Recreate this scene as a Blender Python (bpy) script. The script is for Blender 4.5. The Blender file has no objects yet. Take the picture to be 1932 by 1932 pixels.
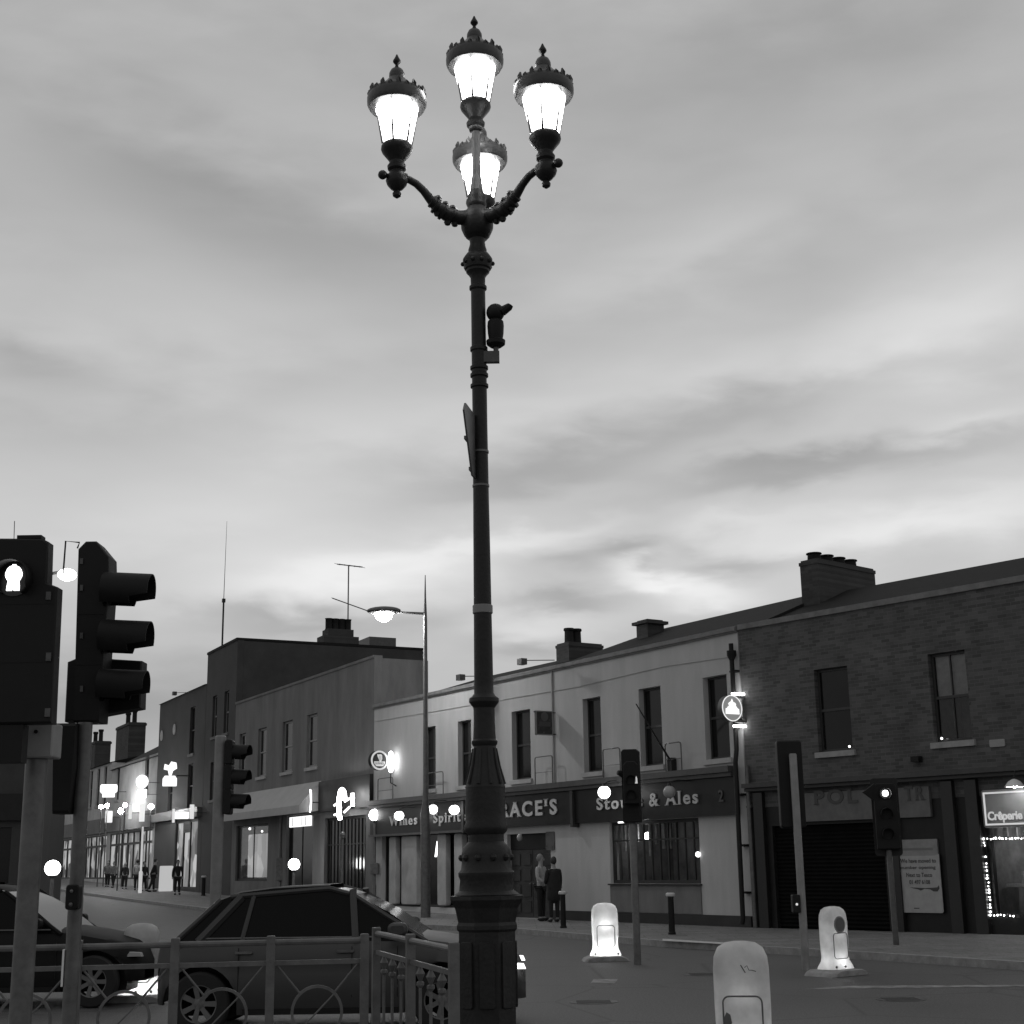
import bpy, math, random
from mathutils import Vector, Matrix
random.seed(7)
SC = bpy.context.scene
COL = SC.collection
PI = math.pi
rad = math.radians

# ------------------------------------------------------------------ camera geometry (photo measured in a 1932 px frame)
FP = 2700.0
TH = math.atan(666 / FP)
RO = math.atan2(176, 10966)
EYE = 1.65
f0 = Vector((0, math.cos(TH), math.sin(TH))); u0 = Vector((0, -math.sin(TH), math.cos(TH))); r0 = Vector((1, 0, 0))
RT = r0 * math.cos(RO) - u0 * math.sin(RO)
UP = u0 * math.cos(RO) + r0 * math.sin(RO)
def ray(px, py): return f0 * FP + RT * (px - 966) - UP * (py - 966)
def G(px, py, z=0.0):
    d = ray(px, py); t = (z - EYE) / d.z; return Vector((d.x * t, d.y * t, z))
def atY(px, py, Y):
    d = ray(px, py); t = Y / d.y; return Vector((d.x * t, Y, EYE + d.z * t))
def hz(px): return 966 + (FP * f0.z + RT.z * (px - 966)) / UP.z
def sc(Y): return FP / Y          # photo pixels per metre, roughly
def zg(Y): return max(0.0, min(Y, 112) - 45) * 0.018   # the far street climbs a little
class Frame:
    def __init__(s, o, a):
        s.o = Vector((o[0], o[1])); s.a = a; s.u = Vector((math.cos(a), math.sin(a))); s.n = Vector((-s.u.y, s.u.x))
    def sz(s, px, py, off=0.0):
        d = ray(px, py); o = s.o + s.n * off; t = o.dot(s.n) / (d.x * s.n.x + d.y * s.n.y)
        return ((Vector((d.x, d.y)) * t - s.o).dot(s.u), EYE + d.z * t)
    def s(s, px, py=1500, off=0.0): return s.sz(px, py, off)[0]
    def z(s, px, py, off=0.0): return s.sz(px, py, off)[1]
    def side(s, px, py, s0):
        d = ray(px, py); o = s.o + s.u * s0; t = o.dot(s.u) / (d.x * s.u.x + d.y * s.u.y)
        return ((Vector((d.x, d.y)) * t - s.o).dot(s.n), EYE + d.z * t)
    def W(s, x, y=0.0, z=0.0): p = s.o + s.u * x + s.n * y; return Vector((p.x, p.y, z))
def vpang(px): d = ray(px, hz(px)); return math.atan2(-d.y, -d.x)

# ------------------------------------------------------------------ materials
MATS = {}
def mat(name, v, rough=0.6, metal=0.0, ns=0.0, amp=0.25, bump=0.0, bs=40.0, spec=0.5, detail=6, st=1.0):
    if name in MATS: return MATS[name]
    m = bpy.data.materials.new(name); m.use_nodes = True; nt = m.node_tree; N = nt.nodes; L = nt.links
    b = N['Principled BSDF']
    b.inputs['Base Color'].default_value = (v, v, v, 1); b.inputs['Roughness'].default_value = rough
    b.inputs['Metallic'].default_value = metal; b.inputs['Specular IOR Level'].default_value = spec
    tc = N.new('ShaderNodeTexCoord')
    if ns:
        n = N.new('ShaderNodeTexNoise'); n.inputs['Scale'].default_value = ns; n.inputs['Detail'].default_value = detail
        n.inputs['Roughness'].default_value = 0.65
        ms = N.new('ShaderNodeMapping'); ms.inputs['Scale'].default_value = (1, 1, st); L.new(tc.outputs['Object'], ms.inputs['Vector']); L.new(ms.outputs[0], n.inputs['Vector'])
        r = N.new('ShaderNodeMapRange'); r.inputs['From Min'].default_value = .3; r.inputs['From Max'].default_value = .7
        r.inputs['To Min'].default_value = v * (1 - amp); r.inputs['To Max'].default_value = v * (1 + amp)
        L.new(n.outputs['Fac'], r.inputs['Value']); L.new(r.outputs['Result'], b.inputs['Base Color'])
        r2 = N.new('ShaderNodeMapRange'); r2.inputs['To Min'].default_value = max(0, rough - .15); r2.inputs['To Max'].default_value = min(1, rough + .15)
        L.new(n.outputs['Fac'], r2.inputs['Value']); L.new(r2.outputs['Result'], b.inputs['Roughness'])
    if bump:
        n2 = N.new('ShaderNodeTexNoise'); n2.inputs['Scale'].default_value = bs; n2.inputs['Detail'].default_value = 4
        L.new(tc.outputs['Object'], n2.inputs['Vector'])
        bp = N.new('ShaderNodeBump'); bp.inputs['Strength'].default_value = bump; bp.inputs['Distance'].default_value = .02
        L.new(n2.outputs['Fac'], bp.inputs['Height']); L.new(bp.outputs['Normal'], b.inputs['Normal'])
    MATS[name] = m; return m
def brickmat(name, v1, v2, mortar, sx=4.2):
    m = mat(name, v1, .85); nt = m.node_tree; N = nt.nodes; L = nt.links; b = N['Principled BSDF']; tc = N['Texture Coordinate']
    mp = N.new('ShaderNodeMapping'); mp.inputs['Rotation'].default_value = (rad(-90), 0, 0); L.new(tc.outputs['Object'], mp.inputs['Vector'])
    br = N.new('ShaderNodeTexBrick'); br.inputs['Scale'].default_value = sx
    for k, c in (('Color1', v1), ('Color2', v2), ('Mortar', mortar)): br.inputs[k].default_value = (c, c, c, 1)
    br.inputs['Mortar Size'].default_value = .018; br.inputs['Brick Width'].default_value = .95; br.inputs['Row Height'].default_value = .32
    L.new(mp.outputs['Vector'], br.inputs['Vector'])
    n = N.new('ShaderNodeTexNoise'); n.inputs['Scale'].default_value = 1.4; n.inputs['Detail'].default_value = 8; L.new(tc.outputs['Object'], n.inputs['Vector'])
    r = N.new('ShaderNodeMapRange'); r.inputs['From Min'].default_value = .3; r.inputs['From Max'].default_value = .7; r.inputs['To Min'].default_value = .8; r.inputs['To Max'].default_value = 1.22
    L.new(n.outputs['Fac'], r.inputs['Value'])
    mx = N.new('ShaderNodeVectorMath'); mx.operation = 'SCALE'; L.new(br.outputs['Color'], mx.inputs[0]); L.new(r.outputs['Result'], mx.inputs['Scale'])
    L.new(mx.outputs['Vector'], b.inputs['Base Color'])
    bp = N.new('ShaderNodeBump'); bp.inputs['Strength'].default_value = .5; bp.inputs['Distance'].default_value = .01; bp.invert = True
    L.new(br.outputs['Fac'], bp.inputs['Height']); L.new(bp.outputs['Normal'], b.inputs['Normal'])
    return m
def emis(name, s, v=1.0, ns=0.0, lo=.3):
    if name in MATS: return MATS[name]
    m = bpy.data.materials.new(name); m.use_nodes = True; nt = m.node_tree; N = nt.nodes; L = nt.links
    b = N['Principled BSDF']; b.inputs['Base Color'].default_value = (.12, .12, .12, 1); b.inputs['Roughness'].default_value = .4
    b.inputs['Emission Color'].default_value = (v, v, v, 1); b.inputs['Emission Strength'].default_value = s
    if ns:   # lit room behind: uneven contents
        tc = N.new('ShaderNodeTexCoord'); n = N.new('ShaderNodeTexVoronoi'); n.inputs['Scale'].default_value = ns
        mp = N.new('ShaderNodeMapping'); mp.inputs['Scale'].default_value = (1.5, 1, 1.1)
        L.new(tc.outputs['Object'], mp.inputs['Vector']); L.new(mp.outputs['Vector'], n.inputs['Vector'])
        r = N.new('ShaderNodeMapRange'); r.inputs['To Min'].default_value = s * lo; r.inputs['To Max'].default_value = s * 1.3
        sp = N.new('ShaderNodeSeparateColor'); L.new(n.outputs['Color'], sp.inputs[0]); L.new(sp.outputs[0], r.inputs['Value'])
        L.new(r.outputs['Result'], b.inputs['Emission Strength'])
    MATS[name] = m; return m
def glassmat(name, tint=.9, alpha=.25):
    m = bpy.data.materials.new(name); m.use_nodes = True; nt = m.node_tree; N = nt.nodes; L = nt.links
    for n in list(N): N.remove(n)
    o = N.new('ShaderNodeOutputMaterial'); mx = N.new('ShaderNodeMixShader'); t = N.new('ShaderNodeBsdfTransparent'); g = N.new('ShaderNodeBsdfGlossy')
    t.inputs[0].default_value = (tint, tint, tint, 1); g.inputs['Roughness'].default_value = .05; g.inputs['Color'].default_value = (.9, .9, .9, 1)
    fr = N.new('ShaderNodeFresnel'); fr.inputs[0].default_value = 1.5
    L.new(fr.outputs[0], mx.inputs[0]); L.new(t.outputs[0], mx.inputs[1]); L.new(g.outputs[0], mx.inputs[2]); L.new(mx.outputs[0], o.inputs[0])
    MATS[name] = m; return m
def translucent(name, v):
    m = bpy.data.materials.new(name); m.use_nodes = True; nt = m.node_tree; N = nt.nodes; L = nt.links
    o = N['Material Output']; b = N['Principled BSDF']; b.inputs['Base Color'].default_value = (v, v, v, 1); b.inputs['Roughness'].default_value = .4
    t = N.new('ShaderNodeBsdfTranslucent'); t.inputs[0].default_value = (v, v, v, 1)
    tc = N.new('ShaderNodeTexCoord'); n = N.new('ShaderNodeTexNoise'); n.inputs['Scale'].default_value = 6; n.inputs['Detail'].default_value = 8
    r = N.new('ShaderNodeMapRange'); r.inputs['From Min'].default_value = .3; r.inputs['From Max'].default_value = .7; r.inputs['To Min'].default_value = v * .7; r.inputs['To Max'].default_value = v
    L.new(tc.outputs['Object'], n.inputs['Vector']); L.new(n.outputs['Fac'], r.inputs['Value']); L.new(r.outputs['Result'], b.inputs['Base Color']); L.new(r.outputs['Result'], t.inputs[0])
    mx = N.new('ShaderNodeMixShader'); mx.inputs[0].default_value = .5
    L.new(b.outputs[0], mx.inputs[1]); L.new(t.outputs[0], mx.inputs[2]); L.new(mx.outputs[0], o.inputs[0])
    MATS[name] = m; return m

IRON = mat('painted_iron', .017, .5, 0, 6, .35, .25, 30, spec=.32)
IRONG = mat('grey_painted_iron', .07, .45, 0, 8, .3, .2, 30)
GALV = mat('galvanised_steel', .12, .45, .3, 9, .3, .1, 30)
BLACK = mat('black_plastic', .010, .6, 0, 8, .3, spec=.25)
BLKR = mat('black_matt_board', .012, .75, 0, 8, .3)
RENDER = mat('white_rendered_wall', .43, .85, 0, 1.6, .12, .25, 18, st=.22)
RENDER2 = mat('pale_wall_panel', .38, .8, 0, 1.7, .2, .2, 12)
GREYR = mat('grey_rendered_wall', .15, .85, 0, 1.2, .3, .25, 18, st=.3)
DARKR = mat('dark_rendered_wall', .05, .9, 0, .8, .3, .2, 10)
FARW = mat('far_pale_render', .46, .85, 0, .9, .22, .2, 8)
FARG = mat('far_grey_render', .16, .85, 0, .9, .3, .2, 8)
BRICK = brickmat('old_brown_brick', .052, .098, .118)
BRICKD = brickmat('dark_brick', .035, .06, .05)
SLATE = mat('roof_slate', .015, .8, 0, 3, .35, .4, 14, spec=.2)
LEAD = mat('parapet_coping', .16, .7, 0, 4, .3, .2, 20)
PLINTH = mat('black_plinth_paint', .02, .5, 0, 3, .3)
FASC = mat('fascia_paint', .010, .4, 0, 3, .35, spec=.35)
SHOPD = mat('dark_shopfront_paint', .013, .5, 0, 3, .4, spec=.3)
SHUT = mat('shutter_paint', .006, .9, 0, 5, .4, .3, 8, spec=.1)
LETTER = mat('sign_letter_paint', .55, .4)
LETTERD = mat('faded_letter_paint', .06, .6)
GHOST = mat('faded_sign_panel', .12, .7, 0, 4, .25)
PAPER = mat('poster_paper', .34, .7, 0, 7, .12)
PAPER2 = mat('poster_old_paper', .24, .8, 0, 7, .15)
WGLASS = mat('window_glass', .008, .08, 0, 1.2, .5, .10, 2.2, spec=.28)
WFRAME = mat('window_frame_dark', .03, .5)
WFRAMEL = mat('window_frame_pale', .22, .5)
SILL = mat('stone_sill', .30, .8, 0, 6, .2, .2, 30)
CLEAR = glassmat('clear_shop_glass')
ASPH = mat('asphalt', .078, .6, 0, .35, .28, .7, 45)
def ground_detail(m, kind):
    nt = m.node_tree; N = nt.nodes; L = nt.links; b = N['Principled BSDF']; tc = N['Texture Coordinate']
    src = b.inputs['Base Color'].links[0].from_socket
    n = N.new('ShaderNodeTexNoise'); n.inputs['Scale'].default_value = 38; n.inputs['Detail'].default_value = 3; L.new(tc.outputs['Object'], n.inputs['Vector'])
    r = N.new('ShaderNodeMapRange'); r.inputs['From Min'].default_value = .35; r.inputs['From Max'].default_value = .65; r.inputs['To Min'].default_value = .7; r.inputs['To Max'].default_value = 1.35; L.new(n.outputs['Fac'], r.inputs['Value'])
    mu = N.new('ShaderNodeMath'); mu.operation = 'MULTIPLY'; L.new(src, mu.inputs[0]); L.new(r.outputs[0], mu.inputs[1]); out = mu.outputs[0]
    if kind == 'road':   # tarmac patches and cracks
        v = N.new('ShaderNodeTexVoronoi'); v.feature = 'DISTANCE_TO_EDGE'; v.inputs['Scale'].default_value = .32; L.new(tc.outputs['Object'], v.inputs['Vector'])
        w = N.new('ShaderNodeMapRange'); w.inputs['From Min'].default_value = .0; w.inputs['From Max'].default_value = .012; w.inputs['To Min'].default_value = .55; w.inputs['To Max'].default_value = 1; L.new(v.outputs['Distance'], w.inputs['Value'])
    else:
        v = N.new('ShaderNodeTexBrick'); v.inputs['Scale'].default_value = 1.0; v.inputs['Brick Width'].default_value = .9; v.inputs['Row Height'].default_value = .6; v.inputs['Mortar Size'].default_value = .012
        v.inputs['Color1'].default_value = (.85, .85, .85, 1); v.inputs['Color2'].default_value = (1.1, 1.1, 1.1, 1); v.inputs['Mortar'].default_value = (.45, .45, .45, 1); L.new(tc.outputs['Object'], v.inputs['Vector'])
        w = N.new('ShaderNodeMath'); w.operation = 'MULTIPLY'; w.inputs[1].default_value = 1; L.new(v.outputs['Color'], w.inputs[0])
    m2 = N.new('ShaderNodeMath'); m2.operation = 'MULTIPLY'; L.new(out, m2.inputs[0]); L.new(w.outputs[0], m2.inputs[1]); L.new(m2.outputs[0], b.inputs['Base Color'])
ground_detail(ASPH, 'road')
PAVE = mat('pavement_slab', .17, .7, 0, 2.2, .25, .35, 30)
ground_detail(PAVE, 'slab')
KERB = mat('granite_kerb', .26, .7, 0, 6, .3, .3, 40)
MARK = mat('road_marking_paint', .22, .8, 0, 5, .75, .2, 60)
LANT = emis('lantern_glass_lit', 16.0)
LAMPE = emis('lamp_globe_lit', 14.0)
LAMPS = emis('lamp_soft_lit', 3.0)
def LW(W, r, k=1.0): L_ = max(4.0, W / (PI * 4 * PI * r * r * k)); L_ = round(L_, 0); return emis('lamp_lit_%d' % L_, L_)
SIGNE = emis('sign_face_lit', .7)
SIGNB = emis('sign_box_lit', 1.3)
ROOM = emis('lit_room', .34, 1, 1.0, .0)
ROOMD = emis('dim_lit_room', .06, 1, 1.5, .15)
BLIND = mat('window_blind', .5, .8, 0, 3, .15)
GLOBEOFF = mat('unlit_globe', .35, .25)
WHITEP = mat('white_reflective', .7, .4)
CARP = mat('dark_car_paint', .055, .38, .2, spec=.35)
CARP2 = mat('black_car_paint', .014, .6, .0, spec=.1)
CARG = mat('car_glass', .006, .12, spec=.12)
TYRE = mat('tyre_rubber', .014, .85)
ALLOY = mat('alloy_rim', .13, .45, .2)
SKIN = mat('skin', .30, .6)
CLOD = mat('dark_cloth', .015, .9, 0, 12, .3)
CLOL = mat('pale_cloth', .40, .9, 0, 12, .2)
HAIR = mat('hair', .03, .7)
BOLT = translucent('bollard_plastic', .72)

# ------------------------------------------------------------------ mesh builder
class MB:
    def __init__(s): s.v = []; s.f = []
    def add(s, vs, fs):
        o = len(s.v); s.v += [tuple(v) for v in vs]; s.f += [tuple(i + o for i in f) for f in fs]; return s
    def box(s, x0, x1, y0, y1, z0, z1):
        return s.add([(x0, y0, z0), (x1, y0, z0), (x1, y1, z0), (x0, y1, z0), (x0, y0, z1), (x1, y0, z1), (x1, y1, z1), (x0, y1, z1)],
                     [(0, 3, 2, 1), (4, 5, 6, 7), (0, 1, 5, 4), (1, 2, 6, 5), (2, 3, 7, 6), (3, 0, 4, 7)])
    def cbox(s, c, sx, sy, sz): return s.box(c[0] - sx / 2, c[0] + sx / 2, c[1] - sy / 2, c[1] + sy / 2, c[2] - sz / 2, c[2] + sz / 2)
    def rbox(s, x0, x1, y0, y1, z0, z1, r=.02):   # box with rounded corners in x-z, extruded in y, plus front chamfer
        return s.prism(rrect(x0, x1, z0, z1, r), y0, y1, r * .4)
    def prism(s, poly, y0, y1, ch=0.0):           # poly in (x,z), extruded along y
        n = len(poly); cx = sum(p[0] for p in poly) / n; cz = sum(p[1] for p in poly) / n
        def ins(d):
            return [(p[0] + (cx - p[0]) * min(.9, d / max(1e-4, math.hypot(cx - p[0], cz - p[1]))), p[1] + (cz - p[1]) * min(.9, d / max(1e-4, math.hypot(cx - p[0], cz - p[1])))) for p in poly]
        L = [(y0, ins(ch)), (y0 + ch, poly), (y1 - ch, poly), (y1, ins(ch))] if ch else [(y0, poly), (y1, poly)]
        vs = []; fs = []
        for y, P in L: vs += [(p[0], y, p[1]) for p in P]
        for k in range(len(L) - 1):
            for i in range(n): a = k * n + i; b = k * n + (i + 1) % n; fs.append((a, b, b + n, a + n))
        fs.append(tuple(range(n - 1, -1, -1))); fs.append(tuple((len(L) - 1) * n + i for i in range(n)))
        return s.add(vs, fs)
    def tube(s, pts, r, n=10, cap=True):
        pts = [Vector(p) for p in pts]; rs = r if isinstance(r, (list, tuple)) else [r] * len(pts)
        vs = []; fs = []; up = None
        for i, p in enumerate(pts):
            t = (pts[min(i + 1, len(pts) - 1)] - pts[max(i - 1, 0)]).normalized()
            if up is None: up = Vector((0, 0, 1)) if abs(t.z) < .9 else Vector((1, 0, 0))
            a = t.cross(up).normalized(); up = a.cross(t).normalized()
            for k in range(n): an = 2 * PI * k / n; vs.append(p + (a * math.cos(an) + up * math.sin(an)) * rs[i])
        for i in range(len(pts) - 1):
            for k in range(n): a = i * n + k; b = i * n + (k + 1) % n; fs.append((a, a + n, b + n, b))
        if cap: fs.append(tuple(range(n))); fs.append(tuple((len(pts) - 1) * n + k for k in range(n - 1, -1, -1)))
        return s.add(vs, fs)
    def lathe(s, prof, n=24, c=(0, 0, 0), ph=0.0, cap=True):   # prof = [(r,z)]
        vs = []; fs = []
        for r, z in prof:
            for k in range(n): an = 2 * PI * k / n + ph; vs.append((c[0] + max(r, .0005) * math.cos(an), c[1] + max(r, .0005) * math.sin(an), c[2] + z))
        for i in range(len(prof) - 1):
            for k in range(n): a = i * n + k; b = i * n + (k + 1) % n; fs.append((a, b, b + n, a + n))
        if cap: fs.append(tuple(range(n - 1, -1, -1))); fs.append(tuple((len(prof) - 1) * n + k for k in range(n)))
        return s.add(vs, fs)
    def ball(s, c, r, n=16, sz=1.0):
        return s.lathe([(r * math.sin(PI * i / (n // 2)), -r * sz * math.cos(PI * i / (n // 2))) for i in range(n // 2 + 1)], n, c)
    def xf(s, M): s.v = [tuple(M @ Vector(v)) for v in s.v]; return s
    def build(s, name, m, parent=None, smooth=False, ang=35):
        me = bpy.data.meshes.new(name); me.from_pydata(s.v, [], s.f); me.update()
        me.materials.append(m); o = bpy.data.objects.new(name, me); COL.objects.link(o)
        if parent: o.parent = parent
        if smooth:
            for p in me.polygons: p.use_smooth = True
            try: me.set_sharp_from_angle(angle=rad(ang))
            except Exception: pass
        return o
def rrect(x0, x1, z0, z1, r, n=4):
    r = min(r, (x1 - x0) / 2, (z1 - z0) / 2); P = []
    for cx, cz, a0 in ((x1 - r, z0 + r, -90), (x1 - r, z1 - r, 0), (x0 + r, z1 - r, 90), (x0 + r, z0 + r, 180)):
        for k in range(n + 1): a = rad(a0 + 90 * k / n); P.append((cx + r * math.cos(a), cz + r * math.sin(a)))
    return P
def wall(mb, x0, x1, z0, z1, y0, y1, holes=()):
    xs = sorted({x0, x1, *[h[0] for h in holes], *[h[1] for h in holes]}); zs = sorted({z0, z1, *[h[2] for h in holes], *[h[3] for h in holes]})
    def solid(i, j):
        if i < 0 or j < 0 or i >= len(xs) - 1 or j >= len(zs) - 1: return False
        cx = (xs[i] + xs[i + 1]) / 2; cz = (zs[j] + zs[j + 1]) / 2
        return not any(h[0] < cx < h[1] and h[2] < cz < h[3] for h in holes)
    for i in range(len(xs) - 1):
        for j in range(len(zs) - 1):
            if not solid(i, j): continue
            a, b, c, d = xs[i], xs[i + 1], zs[j], zs[j + 1]
            V = [(a, y0, c), (b, y0, c), (b, y1, c), (a, y1, c), (a, y0, d), (b, y0, d), (b, y1, d), (a, y1, d)]
            F = [(0, 1, 5, 4), (2, 3, 7, 6)]
            if not solid(i, j - 1): F.append((0, 3, 2, 1))
            if not solid(i, j + 1): F.append((4, 5, 6, 7))
            if not solid(i + 1, j): F.append((1, 2, 6, 5))
            if not solid(i - 1, j): F.append((3, 0, 4, 7))
            mb.add(V, F)
    return mb
def text_mb(body, x0, x1, z0, z1, y, th=.02, bold=0.0, mb=None, serif=False):
    cu = bpy.data.curves.new('t', 'FONT'); cu.body = body; cu.size = 1; cu.offset = bold; cu.extrude = .01; cu.resolution_u = 4; cu.space_character = 1.28 if serif else 1.0
    ob = bpy.data.objects.new('t', cu); COL.objects.link(ob)
    dg = bpy.context.evaluated_depsgraph_get(); me = bpy.data.meshes.new_from_object(ob.evaluated_get(dg))
    vs = [v.co.copy() for v in me.vertices]; fs = [tuple(p.vertices) for p in me.polygons]
    if serif:
        from collections import Counter
        zt2 = max(v.co.z for v in me.vertices); cnt = Counter()
        for p in me.polygons:
            if all(me.vertices[i].co.z > zt2 - 1e-4 for i in p.vertices):
                for a_, b_ in p.edge_keys: cnt[(min(a_, b_), max(a_, b_))] += 1
        for (a_, b_), c_ in cnt.items():
            A, B = me.vertices[a_].co, me.vertices[b_].co
            if c_ == 1 and abs(A.y - B.y) < 1e-3 and .04 < abs(A.x - B.x) < .2 and (abs(A.y) < .03 or A.y > .42):
                xa, xb = min(A.x, B.x) - .055, max(A.x, B.x) + .055; y0_ = A.y if A.y < .2 else A.y - .035; n_ = len(vs)
                for zz in (-zt2, zt2): vs += [Vector((xa, y0_, zz)), Vector((xb, y0_, zz)), Vector((xb, y0_ + .035, zz)), Vector((xa, y0_ + .035, zz))]
                fs += [tuple(n_ + q for q in f) for f in ((0, 3, 2, 1), (4, 5, 6, 7), (0, 1, 5, 4), (1, 2, 6, 5), (2, 3, 7, 6), (3, 0, 4, 7))]
    bpy.data.objects.remove(ob); bpy.data.curves.remove(cu); bpy.data.meshes.remove(me)
    ax, bx = min(v.x for v in vs), max(v.x for v in vs); ay, by = min(v.y for v in vs), max(v.y for v in vs)
    out = [(x0 + (v.x - ax) / (bx - ax) * (x1 - x0), y - (th if v.z > 0 else 0), z0 + (v.y - ay) / (by - ay) * (z1 - z0)) for v in vs]
    return (mb or MB()).add(out, fs)
def thing(name, label, cat, loc=(0, 0, 0), rz=0.0, group=None, kind=None):
    o = bpy.data.objects.new(name, None); COL.objects.link(o); o.location = loc; o.rotation_euler = (0, 0, rz); o.empty_display_size = .3
    if label: o['label'] = label
    if cat: o['category'] = cat
    if group: o['group'] = group
    if kind: o['kind'] = kind
    return o
def struct(name, mb, m): o = mb.build(name, m); o['kind'] = 'structure'; return o
def dup(root, loc, rz=None, label=None):
    r = root.copy(); COL.objects.link(r); r.location = loc
    if rz is not None: r.rotation_euler = (0, 0, rz)
    if label: r['label'] = label
    for ch in list(root.children):
        c = ch.copy(); COL.objects.link(c); c.parent = r
        for g in list(ch.children): d = g.copy(); COL.objects.link(d); d.parent = c
    return r
def plight(name, loc, W, parent=None, size=.1, spot=None, rot=None):
    l = bpy.data.lights.new(name, 'SPOT' if spot else 'POINT'); l.energy = W; l.shadow_soft_size = size
    if spot: l.spot_size = rad(spot); l.spot_blend = .6
    o = bpy.data.objects.new(name, l); COL.objects.link(o); o.location = loc
    if rot: o.rotation_euler = rot
    if parent: o.parent = parent
    return o

# ------------------------------------------------------------------ camera
cam = bpy.data.cameras.new('camera'); cam.sensor_width = 36; cam.lens = 36 * FP / 1932; cam.clip_end = 6000; cam.clip_start = .05
co = bpy.data.objects.new('camera', cam); COL.objects.link(co); SC.camera = co
fwd = f0
co.matrix_world = Matrix(((RT.x, UP.x, -fwd.x, 0), (RT.y, UP.y, -fwd.y, 0), (RT.z, UP.z, -fwd.z, EYE), (0, 0, 0, 1)))

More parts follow.
